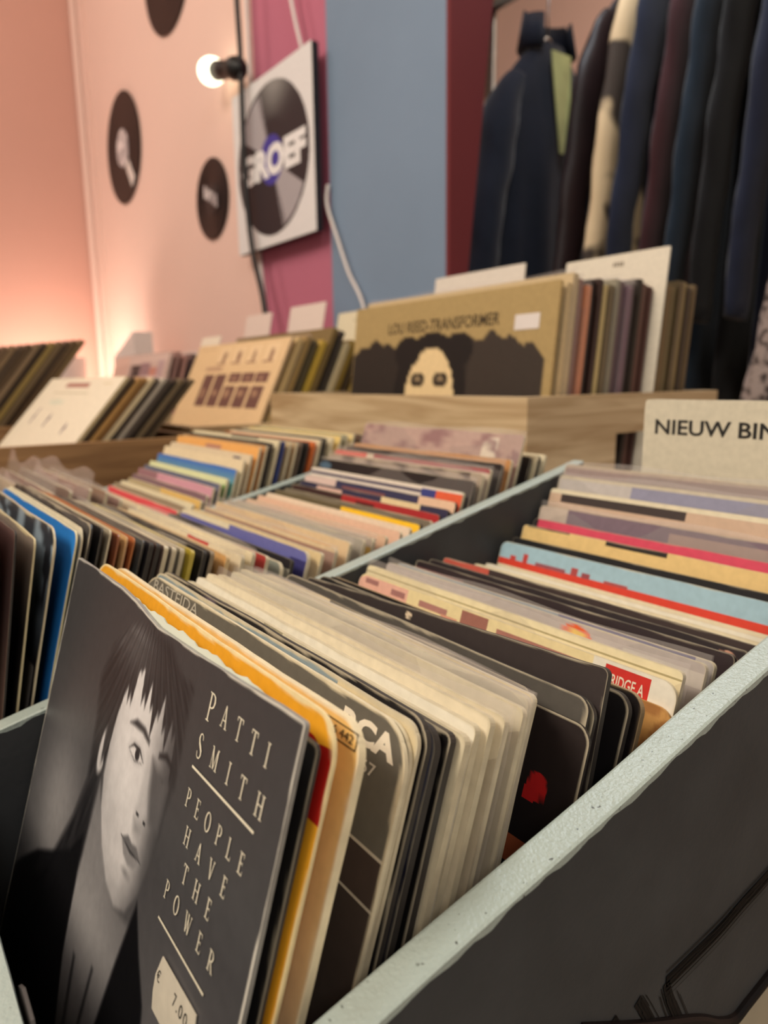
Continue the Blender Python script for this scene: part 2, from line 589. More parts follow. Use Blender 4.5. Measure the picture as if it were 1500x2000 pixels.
def plastic_for(o, w, h, t, seed, up=0.004):
    """clear poly cover around a sleeve: thin open bag, a little taller than the sleeve"""
    r = np.random.default_rng(seed)
    mb = MB()
    n = 14
    W2 = w / 2 + 0.001
    for y in (-t / 2 - 0.00035, t / 2 + 0.00035):
        v = []; f = []
        for i in range(n + 1):
            x = -W2 + 2 * W2 * i / n
            wv = 0.0003 * math.sin(i * 1.1 + seed)
            top = h + up * (0.75 + 0.25 * math.sin(i * 0.8 + seed * 1.3))
            for z, k in ((0.001, 0), (h * 0.6, 0.4), (h * 0.93, 0.8), (top, 1)):
                v.append((x, y * (1 - 0.6 * (k == 1)) + wv * k, z))
        for i in range(n):
            for k in range(3):
                a = i * 4 + k
                f.append((a, a + 4, a + 5, a + 1))
        mb.add(v, f)
    c = mesh_obj('plastic_cover', mb.v, mb.f, M_PLASTIC, smooth=True, parent=o)
    return c

# ------------------------------------------------------------------ setting
FZ, CZ = -1.20, 1.75
def struct(name, mb, mats):
    return tag(mb.build(name, mats), kind='structure')
struct('floor', MB().box(-4.6, 2.2, -2.0, 2.9, FZ - 0.1, FZ), M_FLOOR)
struct('ceiling', MB().box(-4.6, 2.2, -2.0, 2.9, CZ, CZ + 0.1), M_CEIL)
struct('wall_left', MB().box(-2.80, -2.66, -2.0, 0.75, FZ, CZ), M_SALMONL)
mb = MB()
mb.box(-2.80, -1.44, 0.75, 0.765, FZ, CZ, 0)
mb.box(-1.44, -1.155, 0.75, 0.765, FZ, CZ, 1)
mb.box(-1.155, -0.84, 0.745, 0.76, FZ, CZ, 2)
struct('wall_back', mb, [M_SALMON, M_MAUVE, M_BLUE])
# maroon end face of that wall, its rear edge running off plumb
mb = MB().hexa([(-0.84, 0.745, -0.1), (-0.832, 0.745, -0.1), (-0.832, 0.752, -0.1), (-0.84, 0.752, -0.1),
                (-0.84, 0.745, CZ), (-0.832, 0.745, CZ), (-0.832, 0.975, CZ), (-0.84, 0.975, CZ)])
struct('trim_wall_end', mb, M_MAROON)
struct('wall_rear', MB().box(-4.6, 2.2, 2.75, 2.87, FZ, CZ), M_PEACH)
mb = MB().tube([(-2.645, 0.735, FZ), (-2.645, 0.735, CZ)], 0.012, 10)
mb.box(-2.63, -2.565, 0.74, 0.75, FZ, CZ)
struct('trim_corner', mb, M_SALMON)

# table that carries the crates
t = empty('display_table', (-0.9, 0.3, FZ), 'grey display table underneath all the record crates', 'table')
MB().box(-1.85, -0.104, -0.12, 0.735, -0.325, -0.295).build('table_top', M_TABLE, t)
for x in (-1.8, -0.16):
    for y in (-0.07, 0.68):
        MB().box(x, x + 0.05, y, y + 0.05, FZ, -0.325).build('leg', M_TABLE, t)

# ------------------------------------------------------------------ painted bin unit for the singles
rimz = lambda y: -0.142 + 0.22 * y
YB0, YB1 = 0.0065, 0.392
BZ = -0.2949
bin_ = empty('record_bin', (-0.4, 0.2, BZ), 'dark grey wooden singles bin with pale painted rims and sloping dividers', 'record bin')
def sloped(name, x0, x1, y0=YB0, y1=YB1):
    z0, z1 = rimz(y0) - 0.0012, rimz(y1) - 0.0012
    b = MB().hexa([(x0, y0, BZ), (x1, y0, BZ), (x1, y1, BZ), (x0, y1, BZ), (x0, y0, z0), (x1, y0, z0), (x1, y1, z1), (x0, y1, z1)])
    o = b.build(name, M_DARK, bin_)
    # pale paint along the top edge, lapping raggedly over the outer side
    n = 150
    rings = []
    for i in range(n + 1):
        y = y0 + (y1 - y0) * i / n
        z = rimz(y)
        d1 = 0.0016 + 0.0007 * math.sin(i * 0.9) * math.sin(i * 0.37) + random.uniform(0, 0.0005)
        d2 = 0.0012 + random.uniform(0, 0.0004)
        k = 0.00025 * math.sin(i * 0.13 + x0 * 50)
        rings.append([(x0 - 0.0003 + k, y, z - d2), (x0 - 0.0002 + k, y, z - 0.0003), (x0 + 0.0006 + k, y, z), (x1 - 0.0006 + k, y, z), (x1 + 0.0002 + k, y, z - 0.0004), (x1 + 0.0003 + k, y, z - d1)])
    e = MB().rings(rings).build('painted_rim', M_PALE, o)
    for v in e.data.vertices: v.co = v.co
    e.location = -o.location
    e.parent = o
    Lp = bin_.location
    for v in e.data.vertices: v.co.x -= Lp[0]; v.co.y -= Lp[1]; v.co.z -= Lp[2]
    return o
right = sloped('side_panel', -0.1080, -0.0987)
sloped('divider', -0.3105, -0.3020)
sloped('divider', -0.5125, -0.5040)
sloped('side_panel', -0.7130, -0.7050)
fz = rimz(0.0145) - 0.001
MB().box(-0.705, -0.108, YB0, 0.0145, BZ, fz).build('front_panel', M_DARK, bin_)
n = 120; rings = []
for i in range(n + 1):
    x = -0.705 + 0.597 * i / n
    q = random.uniform(0, 0.0005)
    rings.append([(x, 0.0063, fz - 0.001), (x, 0.0145 + 0.0003, fz - 0.0006 - q), (x, 0.0146 - 0.0003, fz + 0.001), (x, 0.0068, fz + 0.001)])
MB().rings(rings).build('painted_rim', M_PALE, bin_)
MB().box(-0.705, -0.108, 0.3845, YB1, BZ, -0.082).build('back_panel', M_DARK, bin_)

# brush-painted drawing on the outer side of the bin
def brush(pts, width, x, hairs=26, seed=1, solid=True):
    r = random.Random(seed)
    mb = MB()
    P = curve_pts([(0, a, b) for a, b in pts], 10)
    def ribbon(off0, wd, i0, i1, lift):
        v = []; f = []
        for i in range(i0, i1 + 1):
            p = P[i]; q = (P[min(i + 1, len(P) - 1)] - P[max(i - 1, 0)]).normalized()
            nx = Vector((0, -q.z, q.y))
            a = p + nx * (off0 - wd / 2); b = p + nx * (off0 + wd / 2)
            v += [(x + lift, a.y, a.z), (x + lift, b.y, b.z)]
        for k in range(i1 - i0):
            f.append((2 * k, 2 * k + 1, 2 * k + 3, 2 * k + 2))
        mb.add(v, f)
    if solid: ribbon(0, width * 0.72, 0, len(P) - 1, 0.0003)
    for h in range(hairs):
        i0 = r.randint(0, len(P) // 2); i1 = min(len(P) - 1, i0 + r.randint(len(P) // 4, len(P)))
        if i1 - i0 < 2: continue
        ribbon(r.gauss(0, width * 0.36), width * r.uniform(0.03, 0.09), i0, i1, 0.00018 + 0.00001 * h)
    return mb
XF = -0.0987
mb = brush([(0.262, -0.1675), (0.2408, -0.1724), (0.222, -0.1752), (0.2072, -0.1778), (0.190, -0.1792), (0.1766, -0.1800)], 0.0050, XF, 46, 2)
m2 = brush([(0.1766, -0.1800), (0.1800, -0.188), (0.1881, -0.2029), (0.198, -0.22)], 0.0046, XF, 30, 3)
mb.add(m2.v, m2.f)
m3 = brush([(0.1619, -0.1775), (0.1665, -0.1845), (0.1740, -0.197)], 0.0052, XF, 30, 4)
mb.add(m3.v, m3.f)
m4 = brush([(0.1500, -0.1765), (0.1545, -0.184), (0.160, -0.194)], 0.0046, XF, 26, 5)
mb.add(m4.v, m4.f)
mb.build('painted_line', M_STROKE, bin_)
g = [(0, 0.135, -0.1705), (0, 0.165, -0.1885), (0, 0.1953, -0.2055), (0, 0.211, -0.2165), (0, 0.2215, -0.2215), (0, 0.2310, -0.2205), (0, 0.2495, -0.2178), (0, 0.285, -0.2125)]
P = curve_pts(g, 10) + [Vector((0, 0.290, -0.225)), Vector((0, 0.288, -0.286)), Vector((0, 0.270, -0.2905)), Vector((0, 0.155, -0.2905)), Vector((0, 0.136, -0.280)), Vector((0, 0.135, -0.171))]
rings = []
for i, p in enumerate(P):
    q = (P[min(i + 1, len(P) - 1)] - P[max(i - 1, 0)]).normalized()
    nx = Vector((0, -q.z, q.y))
    rings.append([(XF + 0.0022 * math.sin(a) + 0.00005, p.y + nx.y * 0.0024 * math.cos(a), p.z + nx.z * 0.0024 * math.cos(a)) for a in np.linspace(0, math.pi, 7)])
MB().rings(rings).build('painted_outline', M_BLACKG, bin_)
low = [(XF + 0.0002, p.y, p.z) for p in P]
pts = low[:-1]
MB().add(pts, [tuple(range(len(pts)))[::-1]]).build('painted_fill', M_BEIGE, bin_)

# ------------------------------------------------------------------ singles in the three bins
ORD = ['first', 'second', 'third', 'fourth', 'fifth', 'sixth', 'seventh', 'eighth', 'ninth', 'tenth', 'eleventh', 'twelfth', 'thirteenth', 'fourteenth', 'fifteenth',
       'sixteenth', 'seventeenth', 'eighteenth', 'nineteenth', 'twentieth']
TENS = {2: 'twenty', 3: 'thirty', 4: 'forty', 5: 'fifty', 6: 'sixty'}
TENTH = {3: 'thirtieth', 4: 'fortieth', 5: 'fiftieth', 6: 'sixtieth'}
def ordw(i):
    if i < 20: return ORD[i]
    n = i + 1
    if n % 10 == 0: return TENTH[n // 10]
    return TENS[n // 10] + '-' + ORD[n % 10 - 1]

CR = (226, 214, 182); CR2 = (214, 198, 160); WH = (232, 226, 208); BK = (26, 24, 25); GY = (112, 108, 98); DG = (58, 56, 55)

# the portrait single at the front: grey-toned photograph of a person with long dark hair
def sdist(P, X, Y):
    """signed distance to polygon (negative inside), mm"""
    P = np.array(P, float); n = len(P)
    d = np.full(X.shape, 1e9); ins = np.zeros(X.shape, bool)
    for i in range(n):
        a = P[i]; b = P[(i + 1) % n]; e = b - a
        t = np.clip(((X - a[0]) * e[0] + (Y - a[1]) * e[1]) / (e @ e + 1e-9), 0, 1)
        d = np.minimum(d, np.hypot(X - a[0] - t * e[0], Y - a[1] - t * e[1]))
        c = ((a[1] > Y) != (b[1] > Y)) & (X < (b[0] - a[0]) * (Y - a[1]) / (b[1] - a[1] + 1e-12) + a[0])
        ins ^= c
    return np.where(ins, -d, d)

def portrait(U, V):
    X = U * 180; Y = V * 180
    g = np.interp(Y, [0, 30, 60, 90, 180], [58, 60, 66, 84, 96]) + np.interp(X, [0, 20, 60], [-4, 6, 0]) * 0
    # studio backdrop is lighter behind the shoulder on the left, darker near the top
    g = g + 62 * np.exp(-(((X - 38) / 24) ** 2 + ((Y - 84) / 26) ** 2))
    g = g + 14 * np.exp(-(((X - 152) / 22) ** 2 + ((Y - 105) / 34) ** 2))
    def lay(g, P, val, soft):
        a = np.clip(0.5 - sdist(P, X, Y) / soft, 0, 1)
        return g * (1 - a) + val * a
    def ell(g, cx, cy, rx, ry, val, soft=0.3, rot=0.0):
        c, s = math.cos(rot), math.sin(rot)
        dx = (X - cx) * c + (Y - cy) * s; dy = -(X - cx) * s + (Y - cy) * c
        a = np.clip((1 - np.hypot(dx / rx, dy / ry)) / soft, 0, 1)
        return g * (1 - a) + val * a
    # long dark hair with fine lighter strands falling from the crown
    ang = np.arctan2(X - 92, Y + 14); rad = np.hypot(X - 92, Y + 14)
    st = np.sin(ang * 95 + 3 * np.sin(rad * .09)) * .5 + np.sin(ang * 170 + rad * .12) * .3 + np.sin(ang * 52 + 1.3 * np.sin(rad * .16)) * .4
    crown = np.exp(-(((X - 80) / 17) ** 2 + ((Y - 12) / 9) ** 2))
    hair = 36 + 74 * crown * (0.75 + 0.45 * st) + 8 * st
    jit = 1.6 * st
    g = lay(g, [(58, 44), (54, 32), (60, 19), (73, 8), (90, 1.2), (106, 3), (118, 11), (125, 24), (126, 38), (122, 50), (116, 40), (100, 20), (84, 24), (74, 44), (72, 66), (73, 86), (64, 100), (50, 110), (34, 116), (46, 96), (56, 80), (62, 64)], hair, 3.6)
    # neck in half shade, then the face
    neck = np.interp(Y, [62, 84, 96, 112, 130, 150], [120, 138, 158, 136, 92, 52]) - 1.1 * np.clip(X - 90, 0, 60)
    g = lay(g, [(74, 60), (72, 86), (71, 106), (80, 150), (104, 150), (114, 108), (118, 82), (104, 84), (88, 76)], neck, 2.5)
    face = np.interp(X, [72, 82, 94, 104, 112, 118, 124], [176, 214, 226, 214, 160, 92, 56])
    face = face - 26 * np.exp(-(((X - 90) / 9) ** 2 + ((Y - 66) / 12) ** 2)) - 46 * np.clip((Y - 72) / 11, 0, 1) - 22 * np.exp(-(((X - 76) / 6) ** 2 + ((Y - 60) / 14) ** 2))
    face = face + 6 * fbm(U, V, 9, 5)
    g = lay(g, [(84, 20), (77, 32), (75, 46), (75.5, 57), (79, 66), (86, 75), (95, 81.5), (104, 84), (112, 81), (118, 73), (121, 63), (124, 52), (124, 40), (122, 26), (112, 15), (98, 12)], face, 1.6)
    g = ell(g, 70.5, 51, 4.2, 9.5, 200, 0.3, 0.12)
    g = ell(g, 71.5, 51, 2.2, 6.4, 136, 0.5, 0.12)
    # fringe: uneven strands over the forehead
    tip = 27.5 + 4.5 * np.sin(X * .62) + 2.6 * np.sin(X * 1.7 + 1) - 7 * np.exp(-((X - 91) / 4.5) ** 2)
    tip = tip + 26 * np.clip((80 - X) / 7, 0, 1) + 8 * np.clip((X - 116) / 6, 0, 1)
    fa = np.clip((tip - Y) / 3.2, 0, 1) * np.clip((X - 68) / 3, 0, 1) * np.clip((127 - X) / 3, 0, 1) * np.clip((Y - 8) / 3, 0, 1)
    g = g * (1 - fa) + (40 + 34 * crown + 12 * st) * fa
    # features
    g = lay(g, [(88, 34.6), (93, 31.6), (100, 31.6), (105, 33.6), (105, 35), (99, 33.6), (93, 34)], 52, 1.5)
    g = lay(g, [(113, 34.0), (118, 32.0), (123, 33.8), (123, 35), (118, 34.0), (113, 35.4)], 30, 1.5)
    g = ell(g, 97, 40.6, 8, 4.2, 168, 0.9)
    g = ell(g, 97, 41.0, 5.4, 2.1, 226, 0.35)
    g = ell(g, 98.2, 40.8, 2.1, 2.1, 34, 0.3)
    g = lay(g, [(91, 41.4), (94.5, 38.5), (99.5, 38.3), (103.5, 41), (99.5, 39.4), (94.5, 39.5)], 34, 0.8)
    g = lay(g, [(91.5, 41.6), (97, 43.4), (102.5, 41.8), (97, 42.8)], 110, 0.8)
    g = ell(g, 117.6, 40.6, 4.4, 2.2, 64, 0.7)
    g = ell(g, 117.8, 41.0, 3.2, 1.3, 120, 0.5)
    g = ell(g, 118.2, 40.9, 1.4, 1.4, 22, 0.4)
    g = lay(g, [(107, 38), (109.4, 46), (112.4, 52), (110, 55), (105.2, 54.4), (106.8, 50)], 186, 3.0)
    g = lay(g, [(109.4, 37), (111.6, 46), (115.4, 53), (122, 53), (122, 40)], 84, 3.2)
    g = ell(g, 107.0, 54.8, 1.7, 0.8, 56, 0.6)
    g = ell(g, 112.6, 54.8, 1.4, 0.8, 40, 0.6)
    g = lay(g, [(105, 56.5), (112, 56.5), (111, 60), (106.5, 60)], 150, 3.0)
    g = lay(g, [(99.5, 65.0), (104, 62.6), (107.6, 63.3), (111, 62.5), (115.6, 64.8), (107.5, 66.0)], 104, 1.0)
    g = lay(g, [(99.5, 65.0), (107.5, 65.7), (115.6, 64.8), (112, 68.6), (107.4, 69.6), (103, 68.6)], 138, 1.2)
    g = lay(g, [(98.8, 64.9), (107.5, 65.3), (116, 64.7), (107.5, 66.2)], 44, 0.8)
    g = ell(g, 107.5, 72.2, 5.4, 1.7, 140, 0.9)
    # dark coat, open at the neck
    coat = 18 + 5 * st * np.exp(-((X - 30) / 18) ** 2)
    g = lay(g, [(-4, 132), (8, 121), (26, 108), (46, 98), (60, 90), (69, 80), (71, 96), (73, 118), (80, 140), (86, 184), (-4, 184)], coat, 2.0)
    g = lay(g, [(119, 74), (127, 84), (135, 92), (141, 108), (146, 140), (150, 184), (86, 184), (98, 150), (107, 122), (113, 96)], coat * 0.9, 1.8)
    g = lay(g, [(82, 112), (84, 112), (90, 150), (86, 150)], 58, 2.0)
    g = lay(g, [(98, 106), (99.5, 106), (96, 150), (93, 150)], 50, 2.0)
    g = np.where(g > 110, 110 + (g - 110) * 0.95, g)
    g = np.clip(g, 6, 235)
    return lin(np.stack([g * 1.0, g * 0.985, g * 0.965 + 3], -1))

TX = (232, 224, 200)
def T(v0, v1, u0=0.0, u1=1.0, c=BK): return ('r', u0, v0, u1, v1, c)

# Y of the top edge, Z of the top edge, colour words, base colour, shapes, options
A = [
 (.0680, -.0690, 'P', 0, 0, {}),
 (.0707, -.0750, 'plain black inner', BK, [], dict(wear=1.0, dx=-.0005)),
 (.0750, -.0706, 'orange-yellow and red', (232, 164, 38), [('r', .90, .034, 1, .125, (172, 28, 20)), ('g', (206, 132, 34), .2, 1)], dict(corner=.010, wear=1.1, dx=.003, edge=(238, 218, 166))),
 (.0808, -.0735, 'pale yellow boxed-number', (236, 196, 118), [('g', (226, 200, 160), .05, .5)], dict(corner=.009, wear=.9, edge=(240, 226, 188), dx=.003,
   dec=lambda: [poly([(160, 2.0), (178, 2.0), (178, 2.3), (160, 2.3)], (50, 44, 36)), poly([(160, 5.6), (178, 5.6), (178, 5.9), (160, 5.9)], (50, 44, 36)), poly([(177.7, 2.0), (178, 2.0), (178, 5.9), (177.7, 5.9)], (50, 44, 36)), sans('96 442', 167.0, 2.9, 9.6, 2.0, (50, 44, 36))])),
 (.0952, -.0796, 'grey white-lettered', (104, 100, 90), [('r', 0, .170, 1, .1745, (206, 196, 174)), ('r', 0, .1745, 1, .235, (74, 62, 56)), ('r', 0, .235, 1, .239, (196, 186, 166)), ('r', 0, .239, 1, 1, (70, 60, 54))], dict(corner=.012, wear=1.0, edge=(222, 210, 178), dx=.001,
   dec=lambda: [sans('RCA', 152.5, 3.4, 23, 6.4, (238, 228, 206), .05), sans('567', 161.2, 12.2, 8.6, 3.2, (206, 198, 182), .01), sans('BASTEIDA', 9.5, 1.4, 45, 4.4, (190, 184, 168))])),
 (.0967, -.0808, 'torn cream', CR, [], dict(wear=1.4, corner=.010, dx=.001)),
 (.0988, -.0800, 'pale blue', (134, 150, 156), [('r', .80, 0, 1, 1, CR2), ('g', CR2, .05, .2)], dict(wear=1.2, corner=.006)),
 (.1015, -.0795, 'black torn-edged', (30, 27, 28), [('m', (96, 84, 92), 5, .05, 0, 0, .45, .06)], dict(wear=1.1, corner=.008)),
 (.1050, -.0835, 'navy blue', (58, 64, 92), [('g', (28, 28, 44), .02, .2), ('r', 0, .33, 1, .336, (90, 84, 78)), ('r', 0, .336, 1, 1, (34, 28, 26))], dict(corner=.006)),
 (.1085, -.0850, 'black red-lined', (24, 22, 22), [('r', .958, .03, .963, .9, (150, 40, 34)), ('r', .3, .03, .963, .034, (150, 40, 34))], dict(wear=1.0)),
 (.1120, -.0862, 'plain ivory', CR, [('r', .40, 0, .48, .022, (168, 158, 128))], dict(dx=.001)),
 (.1170, -.0858, 'thin white', WH, [], {}),
 (.1220, -.0850, 'bright cream', (228, 216, 188), [], {}),
 (.1265, -.0860, 'soft ivory', (220, 208, 180), [], dict(p=1)),
 (.1345, -.0865, 'grey-banded', (206, 196, 172), [('r', 0, .028, .9, .075, (118, 114, 104))], dict(p=1)),
 (.1390, -.0860, 'pale stone', (196, 188, 166), [('r', 0, .02, .8, .05, (150, 146, 134))], dict(p=1, w=.177)),
 (.1440, -.0885, 'milky plastic-covered', (214, 204, 178), [], dict(p=1, w=.172)),
 (.1490, -.0900, 'yellowed cream', (232, 212, 158), [('g', (206, 192, 160), .03, .1)], dict(wear=.8, w=.171)),
 (.1525, -.0905, 'black short', (24, 22, 22), [('r', 0, 0, .33, 1, CR2)], dict(w=.166, wear=.7)),
 (.1590, -.0985, 'black red-lettered', (40, 32, 31), [('g', (20, 17, 17), .10, .3), ('e', .92, .130, .022, .024, (200, 36, 36)), ('r', .895, .135, .92, .158, (200, 36, 36)), ('r', .5, .225, 1, .27, (160, 84, 52))], dict(dx=.003, wear=1.0, corner=.006)),
 (.1620, -.0920, 'worn dark grey', (84, 80, 74), [('g', (30, 28, 28), .03, .2)], dict(wear=1.2, corner=.005)),
 (.1648, -.0935, 'black cream-edged', (22, 20, 20), [], dict(wear=1.2, corner=.006)),
 (.1730, -.0905, 'large charcoal', (54, 47, 46), [('e', .46, .018, .012, .010, (220, 200, 170)), ('e', .49, .032, .006, .006, (180, 150, 130))], dict(wear=.6, dx=.0095, roll=-3.6, yaw=-1.0)),
 (.1805, -.0958, 'matt black', (24, 22, 24), [], dict(dx=.002, corner=.006, wear=.7)),
 (.1850, -.0965, 'brown-edged black', (30, 26, 26), [], dict(dx=.003, corner=.006, edge=(150, 128, 96))),
 (.2005, -.1060, 'tan woodgrain', (206, 154, 88), [('m', (168, 116, 64), 7, -.1, 0, 0, 1, 1), ('g', (150, 96, 50), .15, .5)], dict(dx=.004, corner=.007, edge=(196, 150, 90),
   dec=lambda: [poly([(150, 21.5), (166, 26.4), (166, 27.1), (150, 22.3)], BK), poly([(150, 31.3), (166, 27.0), (165.5, 26.5), (150, 30.5)], BK), poly([(150, 21.5), (150.8, 21.5), (150.8, 31.3), (150, 31.3)], BK)])),
 (.2048, -.0985, 'pink and brown patterned', (234, 216, 164), [('r', .0, .006, .22, .045, (230, 178, 158)), ('r', .03, .012, .09, .026, (164, 116, 110)), ('r', .15, .018, .21, .034, (164, 116, 110)), ('r', .27, .020, .38, .036, (176, 126, 116)), ('r', .36, .034, .42, .055, (214, 156, 130)),
   ('r', .43, .006, .52, .060, (160, 108, 94)), ('r', .55, .020, .80, .075, (172, 118, 104)), ('r', .815, 0, 1, .3, WH), ('r', .845, .008, .945, .07, (206, 52, 44))], dict(dx=.003, corner=.006,
   dec=lambda: [sans('BRIDGE A', 153.4, 4.2, 15.0, 4.2, (236, 222, 200), .01)])),
 (.2108, -.0962, 'cream thin-lined', (230, 218, 178), [('r', 0, .016, 1, .020, (170, 158, 116)), ('r', .8, .05, 1, 1, (206, 196, 178))], dict(p=1)),
 (.2240, -.0970, 'lilac grey sun-printed', (182, 172, 166), [('e', .698, .040, .047, .036, (226, 96, 44)), ('e', .70, .044, .034, .031, (240, 196, 50)), ('r', .82, .02, 1, .05, (204, 196, 186))], dict(p=1)),
 (.2310, -.0985, 'grey navy-edged', (170, 164, 158), [('r', .62, 0, .96, .012, (74, 76, 122)), ('r', 0, 0, .62, .010, (132, 148, 160))], {}),
 (.2440, -.0990, 'dark purple-black', (50, 40, 42), [('r', .0, .02, .22, .045, (120, 84, 82)), ('r', .2, .035, .3, .05, (196, 76, 64))], {}),
 (.2540, -.1000, 'near-black small-figured', (46, 38, 40), [('e', .955, .06, .03, .05, (196, 148, 124)), ('e', .93, .04, .02, .02, (120, 124, 92))], {}),
 (.2650, -.1010, 'brown-black', (62, 50, 48), [('r', 0, 0, .2, .03, (196, 90, 74))], {}),
 (.2740, -.1060, 'cream-topped black', (34, 30, 30), [('r', 0, 0, 1, .018, CR)], {}),
 (.2810, -.1080, 'chalk white', WH, [('r', .3, .02, .9, .05, BK)], {}),
 (.2890, -.1085, 'cream black-barred', CR, [('r', 0, .024, .55, .045, (44, 46, 62)), ('r', .7, .024, 1, .045, (50, 46, 44))], {}),
 (.2975, -.1095, 'white grey-edged', WH, [('r', .0, .04, 1, .1, (60, 54, 52))], {}),
 (.3120, -.0980, 'sky blue and red skyline', (158, 190, 204), [('r', 0, .056, 1, .078, (214, 66, 48)), ('r', .05, .042, .075, .058, (190, 70, 66)), ('r', .105, .028, .125, .058, (190, 70, 66)), ('r', .16, .046, .28, .058, (150, 84, 92)), ('r', .30, .034, .325, .058, (170, 74, 74)), ('r', .34, .042, .37, .058, (150, 74, 80)), ('r', .42, .049, .5, .058, (170, 80, 80)), ('r', 0, .078, 1, 1, CR)], dict(corner=.005)),
 (.3230, -.0975, 'plain black tall', (28, 27, 29), [], dict(dx=.0)),
 (.3310, -.0905, 'yellow-tan', (228, 196, 132), [('r', .34, 0, .55, .016, (44, 38, 34)), ('r', .02, 0, .2, .006, (60, 48, 40))], {}),
 (.3410, -.0880, 'black magenta-striped', (40, 34, 36), [('r', .02, 0, 1, .03, (212, 74, 98))], {}),
 (.3480, -.0805, 'dusty purple', (122, 104, 116), [('r', .0, 0, .12, 1, (196, 180, 166)), ('r', .5, .02, 1, .06, (164, 140, 132))], dict(p=1)),
 (.3560, -.0700, 'cream-rimmed black', (200, 172, 148), [('r', .05, .016, .52, .045, (64, 54, 52)), ('r', 0, 0, 1, .016, (222, 212, 184))], {}),
 (.3640, -.0625, 'lavender grey', (142, 142, 164), [('r', 0, 0, .3, 1, (188, 182, 178)), ('r', 0, 0, 1, .012, (196, 186, 166))], dict(p=1)),
 (.3710, -.0560, 'brown plastic-covered', (150, 132, 128), [('r', 0, 0, 1, .014, (176, 160, 146))], dict(p=1)),
]
